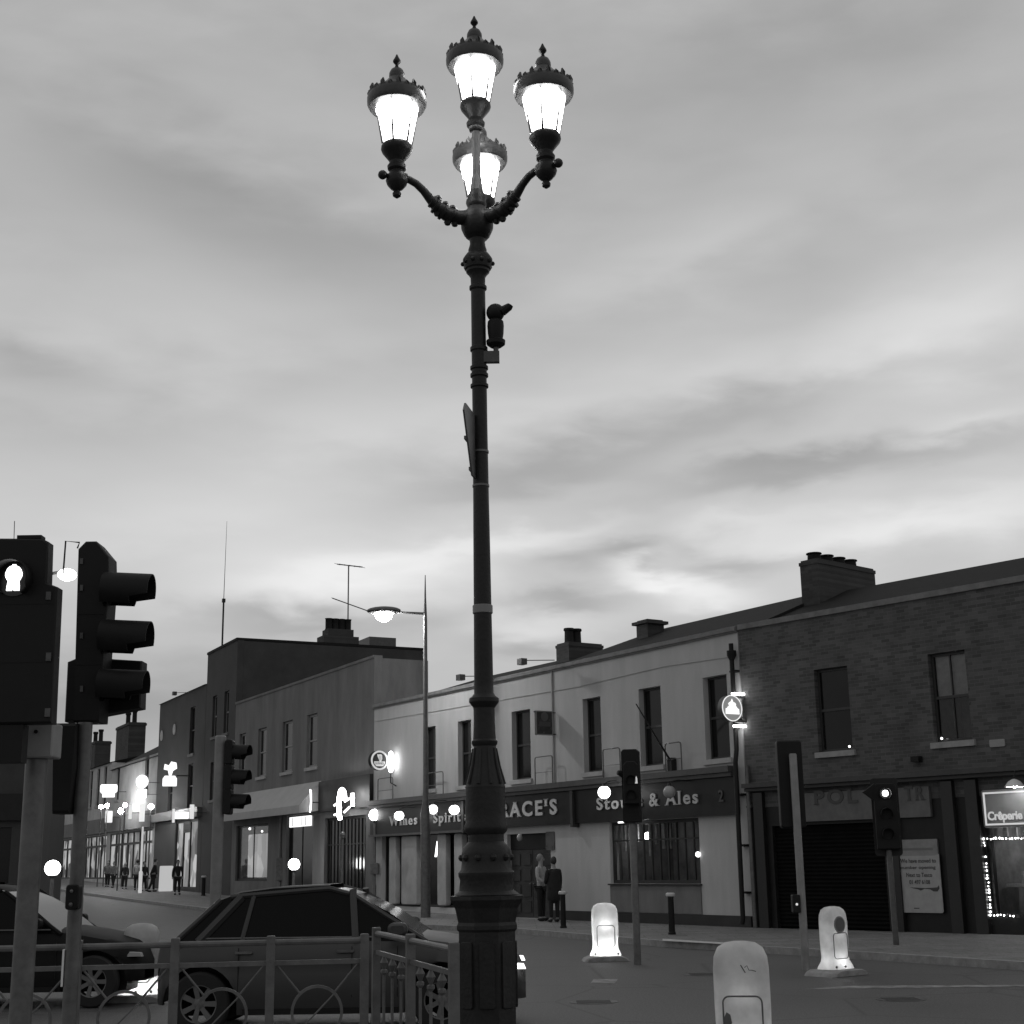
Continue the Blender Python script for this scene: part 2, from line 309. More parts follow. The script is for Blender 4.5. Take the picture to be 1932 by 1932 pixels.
# ------------------------------------------------------------------ sky
def build_world():
    w = bpy.data.worlds.new('World'); SC.world = w; w.use_nodes = True; nt = w.node_tree; N = nt.nodes; L = nt.links
    bg = N['Background']; bg.inputs['Strength'].default_value = .1
    sky = N.new('ShaderNodeTexSky'); sky.sky_type = 'NISHITA'; sky.sun_disc = False; sky.sun_elevation = rad(2.0); sky.sun_rotation = rad(25)
    bw = N.new('ShaderNodeRGBToBW'); L.new(sky.outputs[0], bw.inputs[0])
    tc = N.new('ShaderNodeTexCoord'); sp = N.new('ShaderNodeSeparateXYZ'); L.new(tc.outputs['Generated'], sp.inputs[0])
    def mth(op, a, b=None, c=None, clamp=False):
        n = N.new('ShaderNodeMath'); n.operation = op; n.use_clamp = clamp
        for i, v in enumerate((a, b, c)):
            if v is None: continue
            if isinstance(v, (int, float)): n.inputs[i].default_value = v
            else: L.new(v, n.inputs[i])
        return n.outputs[0]
    az = mth('ARCTAN2', sp.outputs[0], sp.outputs[1]); el = mth('ARCSINE', sp.outputs[2])
    # soft warp, streaks run nearly level
    cmb = N.new('ShaderNodeCombineXYZ'); L.new(mth('MULTIPLY', az, 2.2), cmb.inputs[0]); L.new(mth('MULTIPLY', el, 6.5), cmb.inputs[1])
    rt = N.new('ShaderNodeVectorRotate'); rt.rotation_type = 'Z_AXIS'; rt.inputs['Angle'].default_value = rad(14); L.new(cmb.outputs[0], rt.inputs['Vector'])
    n1 = N.new('ShaderNodeTexNoise'); n1.inputs['Scale'].default_value = 2.2; n1.inputs['Detail'].default_value = 7; n1.inputs['Roughness'].default_value = .46; n1.inputs['Distortion'].default_value = .25; L.new(rt.outputs[0], n1.inputs['Vector'])
    n2 = N.new('ShaderNodeTexNoise'); n2.inputs['Scale'].default_value = 5.5; n2.inputs['Detail'].default_value = 6; n2.inputs['Distortion'].default_value = .2; L.new(rt.outputs[0], n2.inputs['Vector'])
    wa = mth('MULTIPLY', mth('SUBTRACT', n1.outputs['Fac'], .5), .07); wb = mth('MULTIPLY', mth('SUBTRACT', n2.outputs['Fac'], .5), .05)
    azw = mth('ADD', az, wa); elw = mth('ADD', el, wb)
    base = mth('MULTIPLY_ADD', mth('SUBTRACT', n1.outputs['Fac'], .5), .13, .465)
    eg = mth('DIVIDE', mth('SUBTRACT', el, .22), .12); base = mth('MULTIPLY_ADD', mth('EXPONENT', mth('MULTIPLY', mth('MULTIPLY', eg, eg), -1.0)), .125, base)
    base = mth('MULTIPLY_ADD', mth('SUBTRACT', n2.outputs['Fac'], .5), .10, base)
    # darker to the back of the camera and overhead
    ca = mth('COSINE', az)
    base = mth('MULTIPLY', base, mth('MULTIPLY_ADD', ca, .13, .87))
    blobs = [  # px, py, rx, ry, tilt(deg, + = right side up), gain
        (430, 380, 420, 95, -14, -.075), (980, 90, 900, 120, 0, -.03), (1500, 150, 420, 200, 8, -.03), (1280, 480, 260, 55, 18, .05),
        (300, 620, 380, 90, 5, .035), (1780, 600, 260, 110, 10, .12), (1200, 720, 420, 45, 8, .05), (620, 800, 360, 60, 0, .04),
        (1050, 880, 330, 48, 12, -.11), (1560, 870, 330, 30, 2, -.12), (1500, 760, 230, 36, 8, -.05), (1200, 960, 250, 28, 10, -.08),
        (230, 800, 330, 60, 6, -.05), (1000, 1010, 260, 22, 10, .11), (1700, 990, 320, 45, 6, .13), (1240, 1085, 130, 22, -14, .18),
        (1140, 1050, 110, 28, 10, -.16), (1400, 1062, 130, 24, 0, -.12), (1060, 1135, 100, 22, 0, -.12), (640, 1090, 270, 55, 6, .15),
        (960, 1180, 150, 40, 0, .10), (560, 1175, 200, 24, 0, -.10), (840, 1175, 110, 36, 6, -.08), (170, 1320, 320, 90, 0, -.10),
        (1000, 1225, 110, 22, 0, -.10), (1330, 1130, 90, 24, 0, .10), (60, 690, 120, 40, 0, -.07), (1800, 810, 150, 30, 6, .08), (1340, 1000, 180, 22, 6, .06), (430, 990, 330, 60, 4, .05)]
    acc = base
    for px, py, rx, ry, ti, g in blobs:
        d = ray(px, py).normalized(); a0 = math.atan2(d.x, d.y); e0 = math.asin(d.z)
        ce = math.cos(e0); r1 = rx / FP / ce; r2 = ry / FP; t = rad(ti)
        da = mth('SUBTRACT', azw, a0); de = mth('SUBTRACT', elw, e0)
        x = mth('ADD', mth('MULTIPLY', da, math.cos(t) / r1), mth('MULTIPLY', de, math.sin(t) / r1))
        y = mth('SUBTRACT', mth('MULTIPLY', de, math.cos(t) / r2), mth('MULTIPLY', da, math.sin(t) / r2))
        q = mth('ADD', mth('MULTIPLY', x, x), mth('MULTIPLY', y, y))
        acc = mth('MULTIPLY_ADD', mth('EXPONENT', mth('MULTIPLY', q, -1.0)), g * 1.6, acc)
    tot = mth('MULTIPLY_ADD', bw.outputs[0], .02, mth('MULTIPLY', acc, 10.0))
    tot = mth('MAXIMUM', tot, .5)
    L.new(tot, bg.inputs['Color'])
build_world()
sl = bpy.data.lights.new('sun', 'SUN'); sl.energy = .25; sl.angle = rad(12); sl.color = (1, 1, 1)
so = bpy.data.objects.new('sun', sl); COL.objects.link(so)
so.rotation_euler = (rad(90 - 2), 0, rad(-25 + 180))  # afterglow ahead of the camera, low
SC.view_settings.view_transform = 'Standard'; SC.view_settings.look = 'None'; SC.view_settings.exposure = 0; SC.view_settings.gamma = 1
SC.cycles.use_denoising = True; SC.cycles.max_bounces = 6; SC.cycles.transparent_max_bounces = 8; SC.cycles.sample_clamp_indirect = 4

# ------------------------------------------------------------------ frames of the terrace
B0 = G(1422, 1750, .12)
PUB = Frame(B0, vpang(-815)); BRK = Frame(B0, vpang(-1420))
SL = PUB.s(705)
GRY = Frame(PUB.W(SL), vpang(-517)); S2 = GRY.s(440)
DRK = Frame(GRY.W(S2), vpang(-430))
S3 = DRK.s(383); S4 = DRK.s(295); S5 = DRK.s(209); S6 = DRK.s(160)

# ------------------------------------------------------------------ ground
mb = MB(); ys = [-60, -20, 0, 20, 35, 45, 55, 65, 75, 85, 95, 105, 112, 130, 200, 500, 1500, 4000]; xs = [-3000, -300, -60, -30, 0, 30, 60, 300, 3000]
vs = [(x, y, zg(y)) for y in ys for x in xs]; nx = len(xs)
mb.add(vs, [(j * nx + i, j * nx + i + 1, (j + 1) * nx + i + 1, (j + 1) * nx + i) for j in range(len(ys) - 1) for i in range(nx - 1)])
struct('road', mb, ASPH)
# far pavement, in strips between kerb line and house fronts
kp = [Vector((22, -7.5, .12)), Vector((13.4, 9.2, .12)), G(1930, 1815, .12), G(1640, 1797, .12), G(1250, 1775, .12), G(978, 1752, .12)]
fp = [BRK.W(40, .6), BRK.W(14, .6), BRK.W(8, .6), BRK.W(3, .6), PUB.W(-3, .6), PUB.W(-10, .6)]
for s_ in (-15, -19.7): kp.append(PUB.W(s_, -4.6)); fp.append(PUB.W(s_, .6))
for s_ in (-6, -12, S2): kp.append(GRY.W(s_, -4.4)); fp.append(GRY.W(s_, .6))
for s_ in (-6, -12, -18, -24, -30, -38, -50): kp.append(DRK.W(s_, -4.4)); fp.append(DRK.W(s_, .6))
mb = MB(); kb = MB()
P = []; K = []
for k, f in zip(kp, fp):
    P.append(((k.x, k.y, zg(k.y) + .12), (f.x, f.y, zg(f.y) + .12)))
for i in range(len(P) - 1):
    a, b = P[i]; c, d = P[i + 1]
    mb.add([a, b, d, c], [(0, 1, 2, 3)])
    o = Vector((c[0] - a[0], c[1] - a[1], 0)).normalized(); n_ = Vector((o.y, -o.x, 0))
    if n_.dot(Vector(b) - Vector(a)) > 0: n_ = -n_
    A = Vector(a); C_ = Vector(c); up = Vector((0, 0, .004)); dn = Vector((0, 0, -.13))
    kb.add([A - n_ * .12 + up, C_ - n_ * .12 + up, C_ + n_ * .03 + up, A + n_ * .03 + up, C_ + n_ * .03 + dn, A + n_ * .03 + dn], [(0, 1, 2, 3), (3, 2, 4, 5)])
struct('pavement', mb, PAVE); struct('kerb', kb, KERB)
# near pavement with the ornate lamp and the railings
mb = MB(); Q = [(-40, -30), (.75, -30), (.75, 11.6), (.35, 12.7), (-.4, 13.1), (-40, 13.1)]
vs = [(x, y, .12) for x, y in Q] + [(x, y, -.02) for x, y in Q]; n = len(Q)
mb.add(vs, [tuple(range(n))] + [(i, i + n, (i + 1) % n + n, (i + 1) % n) for i in range(n)])
struct('pavement', mb, PAVE)
# road markings
def mark(pts, name='road_marking'):
    m_ = MB(); m_.add([(*G(px, py, .004).xy, .004) for px, py in pts], [tuple(range(len(pts)))]); struct(name, m_, MARK)
mark([(1114, 1855), (1160, 1855), (1166, 1847), (1120, 1847)])
mark([(1515, 1866), (1932, 1861), (1932, 1858), (1600, 1860)])
m_ = MB(); m_.add([tuple(G(px, py, .131)) for px, py in ((1250, 1775), (1380, 1782), (1380, 1779), (1250, 1771))], [(0, 1, 2, 3)]); struct('kerb_marking', m_, mat('kerb_white_paint', .5, .7, 0, 6, .3))
mark([(366, 1698), (398, 1714), (402, 1711), (372, 1695)])

for px, py, r_ in ((1330, 1838, .33), (1700, 1885, .3), (1120, 1890, .3)):
    g = G(px, py, .004); q = MB().lathe([(r_, 0), (r_, .004), (r_ * .9, .005), (r_ * .88, .002)], 28, (g.x, g.y, .001))
    for k in range(-3, 4): q.box(g.x - r_ * .7, g.x + r_ * .7, g.y + k * r_ * .2 - .012, g.y + k * r_ * .2 + .012, .003, .008)
    o_ = q.build('manhole_cover', IRONG); o_['kind'] = 'structure'
# ------------------------------------------------------------------ building pieces (local: x along front, y into the block, z up)
def window(root, x0, x1, z0, z1, yo=.13, fm=None, sill=True, bars='sash', gm=None, sm=None, gf=.06):
    fm = fm or WFRAME; f = MB(); t = gf
    wall(f, x0 + .004, x1 - .004, z0 + .004, z1 - .004, yo, yo + .06, [(x0 + t, x1 - t, z0 + t, z1 - t)])
    zm = (z0 + z1) / 2; xm = (x0 + x1) / 2
    if 'sash' in bars: f.box(x0 + t, x1 - t, yo - .012, yo + .05, zm - .03, zm + .03)
    if 'v' in bars: f.box(xm - .014, xm + .014, yo + .003, yo + .045, z0 + t, z1 - t)
    if 'g' in bars:
        k = max(2, int((x1 - x0) / .32))
        for i in range(1, k): xx = x0 + (x1 - x0) * i / k; f.box(xx - .02, xx + .02, yo - .003, yo + .04, z0 + t, z1 - t)
        f.box(x0 + t, x1 - t, yo - .006, yo + .045, z0 + (z1 - z0) * .68, z0 + (z1 - z0) * .68 + .04)
    w_ = f.build('window', fm, root)
    if gm is CLEAR: MB().add([(x0 + .03, yo + .03, z0 + .03), (x1 - .03, yo + .03, z0 + .03), (x1 - .03, yo + .03, z1 - .03), (x0 + .03, yo + .03, z1 - .03)], [(0, 1, 2, 3)]).build('pane', gm, w_)
    else: MB().box(x0 + .03, x1 - .03, yo + .028, yo + .036, z0 + .03, z1 - .03).build('pane', gm or WGLASS, w_)
    if sill: MB().box(x0 - .08, x1 + .08, -.07, .1, z0 - .13, z0 - .004).build('sill', sm or SILL, w_)
    return w_
def roof_mb(x0, x1, y0, y1, ze, yr, zr, hipL=0, hipR=0):
    m_ = MB(); v = [(x0, y0, ze), (x1, y0, ze), (x1, y1, ze), (x0, y1, ze), (x0 + hipL, yr, zr), (x1 - hipR, yr, zr)]
    return m_.add(v, [(0, 1, 5, 4), (2, 3, 4, 5), (1, 2, 5), (3, 0, 4), (0, 3, 2, 1)])
def chimney(root, x0, x1, y0, y1, z0, z1, pots, m=None, cap=True, ph=.45, pr=.13):
    c = MB(); c.box(x0, x1, y0, y1, z0, z1 - .22)
    if cap: c.box(x0 - .06, x1 + .06, y0 - .06, y1 + .06, z1 - .22, z1 - .06); c.box(x0, x1, y0, y1, z1 - .06, z1)
    else: c.box(x0 - .14, x1 + .14, y0 - .14, y1 + .14, z1 - .22, z1 - .12); c.box(x0 - .02, x1 + .02, y0, y1, z1 - .12, z1)
    ch = c.build('chimney', m or BRICKD, root)
    for i in range(len(pots)):
        MB().lathe([(pr * 1.1, 0), (pr * .85, ph * .12), (pr * .8, ph * .8), (pr * 1.05, ph * .86), (pr, ph)], 14, (pots[i], (y0 + y1) / 2, z1 - .004)).build('chimney_pot', SLATE, ch, True)
    return ch
def stack_px(root, fr, l, c, r, pyt, y0, zb, npots, over=.03, ph=.3, pr=.16, t0=.12, t1=.88):
    x0, x1 = fr.s(l, pyt, y0), fr.s(c, pyt, y0); y1 = fr.side(r, pyt, x1)[0]; zt = fr.z(c, pyt, y0)
    b = MB().box(x0, x1, y0, y1, zb, zt - .14).box(x0 - over, x1 + over, y0 - over, y1 + over, zt - .14, zt - .05).box(x0 + .02, x1 - .02, y0 + .02, y1 - .02, zt - .05, zt)
    ch = b.build('chimney', BRICKD, root)
    for i in range(npots):
        y = y0 + (y1 - y0) * (t0 + (t1 - t0) * (i / max(1, npots - 1)))
        MB().lathe([(pr * 1.1, 0), (pr * .9, ph * .12), (pr * .85, ph * .8), (pr * 1.05, ph * .86), (pr, ph)], 14, ((x0 + x1) / 2, y, zt - .004)).build('chimney_pot', SLATE, ch, True)
    return ch
def shell(root, x0, x1, y1, z1, m, sidegap=0.01, z0=-1.0):
    b = MB(); wall(b, x0, x1, z0, z1, y1 - .3, y1); b.box(x0, x0 + .3, .305, y1 - .305, z0, z1); b.box(x1 - .3, x1, .305, y1 - .305, z0, z1)
    return b.build('side_wall', m, root)

# ---------------- pub
pub = thing('public_house', 'two storey pale rendered pub with a dark lettered fascia and tall narrow windows', 'building', B0.xy.to_3d(), PUB.a)
pub.location.z = 0
WZ0, WZ1 = 4.15, 6.22
wpx = [(799, 822), (864, 889), (966, 1001), (1101, 1135), (1208, 1250), (1331, 1377)]
wins = [(PUB.s(a, 1400), PUB.s(b, 1400)) for a, b in wpx]
gz0 = 2.72  # underside of the fascia
door = (PUB.s(958, 1650), PUB.s(1040, 1650), .12, 2.55)
bay = (PUB.s(1151, 1620), PUB.s(1321, 1620), 1.12, gz0 + .02)
shop0 = (PUB.s(720, 1620), PUB.s(905, 1620), .35, gz0 + .02)
holes = [(a, b, WZ0, WZ1) for a, b in wins] + [door, bay, shop0]
m_ = MB(); wall(m_, SL, -.02, -.5, 7.2, 0, .3, holes); m_.build('wall', RENDER, pub)
for (a, b) in wins: window(pub, a, b, WZ0, WZ1, .17, sill=True, sm=RENDER2)
shell(pub, SL, -.02, 9.0, 7.0, RENDER)
MB().box(SL, -.02, -.06, .34, 7.2, 7.36).box(SL, -.02, -.10, -.06, 7.24, 7.33).build('gutter', LEAD, pub)
zl = PUB.z(1010, 1256, 3.6); zr_ = PUB.z(1390, 1154, 3.6); sm_ = PUB.s(1160, 1200, 3.6)
roof = roof_mb(SL - .1, sm_, .34, 8.7, 7.3, 3.6, zl, 2.0, 0).build('roof', SLATE, pub)
roof2 = roof_mb(sm_ + .01, -.1, .34, 8.7, 7.31, 3.6, zr_, 2.2, 0).build('roof', SLATE, pub)
def cpx(fr, l, r, py, off): return fr.s(l, py, off), fr.s(r, py, off), fr.z((l + r) / 2, py, off)
stack_px(pub, PUB, 1049, 1073, 1137, 1210, 2.6, 7.35, 2, .02, .5, .17, .2, .42)
stack_px(pub, PUB, 1200, 1221, 1252, 1167, 2.6, 7.35, 0, .10)
xq = PUB.s(1043, 1300); MB().tube([(xq, -.03, 7.2), (xq, -.03, 3.95)], .028, 8).build('wall_pipe', RENDER2, pub)
MB().tube([(SL + .2, -.02, 6.75), (-7, -.02, 6.6), (-3, -.02, 6.7), (-.3, -.02, 6.62)], .009, 5).build('wall_cable', RENDER2, pub)
# ground floor: fascia, cornice, stall risers, piers
sA = PUB.s(706, 1530); sB = PUB.s(884, 1520); sC = PUB.s(1090, 1520); sD = -.25
MB().box(sA, sD, -.34, -.004, 3.78, 3.93).box(sA, sD, -.26, -.004, 3.68, 3.776).build('cornice', mat('cornice_paint', .06, .5, 0, 4, .3), pub)
fz0, fz1 = 2.76, 3.68
for x0, x1 in ((sA, sB - .06), (sB + .06, sC - .08), (sC + .08, sD)):
    f = MB(); f.box(x0, x1, -.16, -.004, fz0, fz1 - .004)
    f.build('fascia', FASC, pub)
for x in (sB, sC): MB().box(x - .055, x + .07, -.24, -.004, fz0 - .1, fz1 - .006).build('fascia_bracket', mat('bracket_paint', .035, .4, 0, 5, .3), pub)
MB().box(sA, sB, -.24, -.004, fz0 - .075, fz0 - .004).build('fascia_moulding', IRONG, pub)
def ptext(fr, root, body, px0, px1, pyt, pyb, yo, m, name='lettering', bold=.015, off=-.16):
    x0 = fr.s(px0, (pyt + pyb) / 2, off); x1 = fr.s(px1, (pyt + pyb) / 2, off); z1 = fr.z((px0 + px1) / 2, pyt, off); z0 = fr.z((px0 + px1) / 2, pyb, off)
    return text_mb(body, x0, x1, z0, z1, yo, .03, bold, None, True).build(name, m, root)
ptext(PUB, pub, 'Wines & Spirits', 735, 879, 1535, 1560, -.164, LETTER)
ptext(PUB, pub, "GRACE'S", 921, 1052, 1511, 1541, -.164, LETTER, bold=.03)
ptext(PUB, pub, 'Stouts', 1127, 1213, 1502, 1526, -.164, LETTER, bold=.02)
ptext(PUB, pub, '& Ales', 1226, 1318, 1493, 1519, -.164, LETTER, bold=.02)
ptext(PUB, pub, '2', 1357, 1366, 1490, 1513, -.164, LETTERD, bold=.02)
def interior(root, x0, x1, z0, z1, d=1.6, m=None, y0=.31):
    b = MB(); b.add([(x0, y0, z0), (x1, y0, z0), (x1, d, z0), (x0, d, z0), (x0, y0, z1), (x1, y0, z1), (x1, d, z1), (x0, d, z1)], [(0, 1, 2, 3), (7, 6, 5, 4), (1, 5, 6, 2), (2, 6, 7, 3), (3, 7, 4, 0)])
    return b.build('interior', m or FARG, root)
pz = PUB.z(1370, 1727)
for x0, x1 in ((SL, shop0[0] - .02), (shop0[1] + .02, door[0] - .02), (door[1] + .02, -.02)):
    MB().box(x0, x1, -.05, -.002, -.4, pz).build('plinth', PLINTH, pub)
MB().box(bay[0], bay[1], -.03, -.002, pz + .01, bay[2] - .05).build('stall_riser', GREYR, pub)
MB().box(bay[0] - .04, bay[1] + .04, -.08, .12, bay[2] - .04, bay[2] - .002).build('stall_sill', PLINTH, pub)
window(pub, bay[0], bay[1], bay[2], bay[3], .1, PLINTH, False, 'g', CLEAR, gf=.09)
interior(pub, bay[0], bay[1], bay[2] - .3, bay[3] + .1, 2.2, mat('pub_room', .12, .8, 0, 2, .5))
cb = MB(); random.seed(3)
for i in range(13):
    if i in (3, 9, 10): continue
    x = bay[0] + .15 + i * (bay[1] - bay[0] - .3) / 12.5; w = random.uniform(.07, .13); h = random.uniform(.5, 1.0)
    cb.prism(rrect(x, x + w, bay[3] - h, bay[3] - .05, .02), .36, .4)
cb.build('window_blind', mat('pub_blind', .3, .8, 0, 4, .4), pub)
MB().ball((PUB.s(1222, 1578, .5), .5, PUB.z(1222, 1578, .5)), .11, 14).build('pendant_lamp', LAMPE, pub, True)
plight('pub_room_light', (PUB.s(1222, 1578, .6), .9, PUB.z(1222, 1578, .6)), 5, pub, .1)
MB().box(PUB.s(1188, 1542, .2), PUB.s(1217, 1542, .2), -.2, -.165, 2.70, 2.735).build('strip_light', LAMPS, pub)
MB().ball((PUB.s(1318, 1612, -.02), -.04, PUB.z(1318, 1612)), .07, 10).build('wall_lamp', LAMPS, pub, True)
# doorway
d0, d1 = door[0], door[1]; dm = (d0 + d1) / 2
MB().box(d0, d1, .12, .2, 2.1, 2.55).build('door_transom', SHOPD, pub)
for i, (a, b) in enumerate(((d0 + .02, dm - .012), (dm + .012, d1 - .02))):
    d = MB(); d.box(a, b, .14, .19, .13, 2.09)
    for k in range(4):
        z = .28 + k * .45
        for q in (0, 1):
            xa = a + .1 + q * (b - a) / 2; xb = xa + (b - a) / 2 - .18
            d.prism([(xa, z), (xb, z), (xb, z + .34), (xa, z + .34)], .118, .139, .012)
    dd = d.build('door', mat('pub_door_paint', .03, .35, 0, 4, .3), pub); MB().ball(((b - .08) if i == 0 else (a + .08), .1, 1.1), .035, 8).build('handle', GALV, dd, True)
MB().box(d0, d1, -.25, .3, -.2, .135).build('door_step', KERB, pub)
MB().prism(rrect(PUB.s(1031, 1585), PUB.s(1047, 1585), PUB.z(1039, 1604), PUB.z(1039, 1569), .04), -.03, .1).build('menu_board', mat('menu_board', .10, .3, 0, 5, .2), pub)
MB().ball((PUB.s(987, 1580), -.12, PUB.z(987, 1580)), .09, 12, 1.3).build('wall_lamp', GLOBEOFF, pub, True)
# left shopfront of the pub: dark bays between pale pilasters
x0, x1 = shop0[0], shop0[1]
window(pub, x0, x1, shop0[2] + .002, shop0[3], .16, PLINTH, False, '', WGLASS, gf=.08)
for l, r in ((737, 749), (760, 788), (828, 844), (860, 875)):
    MB().rbox(PUB.s(l, 1630), PUB.s(r, 1630), -.06, .13, .42, 2.66, .06).build('pilaster', RENDER2, pub)
for px in (825, 845):
    a = PUB.s(px - 4, 1597, .1); MB().add([(a, .08, 1.95), (a + .12, .08, 1.95), (a + .26, .08, 2.45), (a + .14, .08, 2.45), (a, .1, 1.95), (a + .12, .1, 1.95), (a + .26, .1, 2.45), (a + .14, .1, 2.45)], [(0, 1, 2, 3), (7, 6, 5, 4), (0, 4, 5, 1), (1, 5, 6, 2), (2, 6, 7, 3), (3, 7, 4, 0)]).build('strip_light', LAMPS, pub)

# ---------------- brick house with the closed shop and the creperie
brk = thing('brick_house', 'dark brick house with a closed shop below, right of the pale pub', 'building', (B0.x, B0.y, 0), BRK.a)
bz = BRK.z(1650, 1145)
bw = [(BRK.s(1540, 1340), BRK.s(1604, 1340), 4.13, 6.02), (BRK.s(1757, 1320), BRK.s(1828, 1320), 4.05, 5.97)]
BW = 13.0
bw.append((9.3, 10.3, 4.05, 5.97))
crx0, crx1 = BRK.s(1866, 1650), 9.6
bh = [(a, b, 4.08, 6.0) for a, b, _, _ in bw]
czw = (crx0, crx1, .45, 2.35)
cl0, cl1 = BRK.s(1462, 1650), BRK.s(1672, 1650)
shut = (cl0, cl1, .12, 2.45)
m_ = MB(); wall(m_, .02, BW, 2.9, bz, 0, .3, bh); m_.build('wall', BRICK, brk)
m_ = MB(); wall(m_, .02, BW, -.5, 2.895, 0, .3, [czw, shut]); m_.build('shopfront', SHOPD, brk)
MB().box(.02, BW, -.05, .32, bz, bz + .13).build('coping', LEAD, brk)
shell(brk, .02, BW, 9.5, bz, BRICK)
rz_ = BRK.z(1790, 1078, 3.6)
roof_mb(.1, BW, .36, 9.2, bz, 3.6, rz_, 0, 0).build('roof', SLATE, brk)
a, b, z = cpx(BRK, 1508, 1647, 1053, 3.1)
stack_px(brk, BRK, 1508, 1542, 1648, 1052, 2.4, 7.1, 4, .02, .2, .2, .1, .72)
fl = MB(); p1 = (BRK.s(1625, 1180, 1.4), 1.4, BRK.z(1625, 1180, 1.4)); 
for i, (a, b, z0, z1) in enumerate(bh):
    window(brk, a, b, z0, z1, .12, WFRAME, True, 'sash' + ('v' if i else ''), gm=CLEAR if i == 1 else None, sm=SILL)
    if i == 1:
        interior(brk, a - .02, b + .02, z0 - .02, z1 + .02, 1.2, mat('upstairs_room', .10, .8, 0, 2, .5), .2)
        MB().box(a + .05, b - .05, .21, .22, (z0 + z1) / 2, z1 - .02).build('window_blind', mat('grey_net_blind', .28, .9, 0, 5, .25), brk)
    MB().ball(((a + .15) if i else (b - .12), .04, z0 + .08), .028, 8).build('window_glint', LAMPS, brk)  # glowing ball added for the glint of a light reflected in the window
MB().box(.1, BW, -.3, -.002, 3.36, 3.46).box(.1, BW, -.2, -.002, 3.28, 3.355).build('shop_cornice', mat('cornice_dark', .05, .6, 0, 5, .3), brk)
# sign board POL... TR...
sx0, sx1 = BRK.s(1505, 1510), BRK.s(1758, 1510)
sgn = MB().box(sx0, sx1, -.09, -.004, 2.52, 3.16).build('shop_sign', GHOST, brk)
def btext(body, l, r, t, b_, m=LETTERD, bold=.03, yo=-.093, off=-.1, root=brk):
    x0 = BRK.s(l, (t + b_) / 2, off); x1 = BRK.s(r, (t + b_) / 2, off); z1 = BRK.z((l + r) / 2, t, off); z0 = BRK.z((l + r) / 2, b_, off)
    return text_mb(body, x0, x1, z0, z1, yo, .012, bold, None, True).build('lettering', m, root)
btext('POL', 1534, 1618, 1489, 1517, root=sgn); btext('TR', 1706, 1745, 1483, 1510, root=sgn)
for x in (BRK.s(1440, 1600), BRK.s(1690, 1600), BRK.s(1800, 1600), BRK.s(1846, 1600)):
    MB().prism(rrect(x - .14, x + .14, .1, 3.26, .02), -.12, -.003, .02).build('pilaster', mat('shop_pilaster', .012, .4, 0, 4, .3), brk)
s_ = MB(); n_ = 26
for k in range(n_):
    z = .13 + k * (2.32 / n_); s_.add([(cl0, .12, z), (cl1, .12, z), (cl1, .09, z + 1.16 / n_), (cl0, .09, z + 1.16 / n_), (cl1, .12, z + 2.32 / n_), (cl0, .12, z + 2.32 / n_)], [(0, 1, 2, 3), (3, 2, 4, 5)])
s_.build('roller_shutter', SHUT, brk)
# poster with the moved notice
nb = thing('notice_poster', 'torn pale poster with a removal notice, pasted beside the closed dark shutter', 'poster', BRK.W(0, 0, 0), BRK.a)
px0, px1 = BRK.s(1697, 1650, -.06), BRK.s(1775, 1650, -.06); pz0, pz1 = BRK.z(1735, 1722, -.06), BRK.z(1735, 1588, -.06)
MB().box(px0 - .1, px1 - .03, -.055, -.004, pz0 + .1, pz1 + .05).build('backing_board', PAPER2, nb)
t = (pz1 - pz0); w_ = px1 - px0
P_ = [(px0 + .02, pz0 + .03), (px0 + .05, pz0), (px1 - .03, pz0), (px1, pz0 + .03), (px1, pz0 + t * .82), (px1 - .12, pz0 + t * .80), (px0 + .02, pz0 + t * .80), (px0, pz0 + t * .6), (px0, pz0 + t * .38), (px0 + .05, pz0 + t * .34), (px0 + .02, pz0 + t * .26)]
sh = MB().prism(P_, -.072, -.058).build('paper_sheet', PAPER, nb)
INK = mat('printed_ink', .05, .7)
for i, (tx, fr_, w0, w1) in enumerate((('We have moved to', .70, .06, .92), ('number opening', .60, .06, .9), ('Next to Tesco', .50, .18, .80), ('01 497 6108', .40, .24, .74))):
    text_mb(tx, px0 + w_ * w0, px0 + w_ * w1, pz0 + t * fr_, pz0 + t * (fr_ + .06), -.074, .003, .012).build('printed_text', INK, sh)
MB().box(px0 + w_ * .3, px0 + w_ * .43, -.0745, -.073, pz0 + t * .055, pz0 + t * .068).build('printed_line', INK, sh)
r_ = MB(); pts = [(.24, .355), (.45, .35), (.62, .345), (.9, .355), (.94, .385), (.95, .34), (.9, .30), (.8, .30), (.72, .33), (.6, .335), (.5, .31), (.42, .33)]
r_.prism([(px0 + w_ * a, pz0 + t * b) for a, b in pts], -.076, -.073).build('tear', INK, sh)
MB().box(px0 + .05, px1 - .15, -.058, -.0555, pz1 - .18, pz1 - .13).build('faded_line', mat('faded_ink', .16, .8), nb)
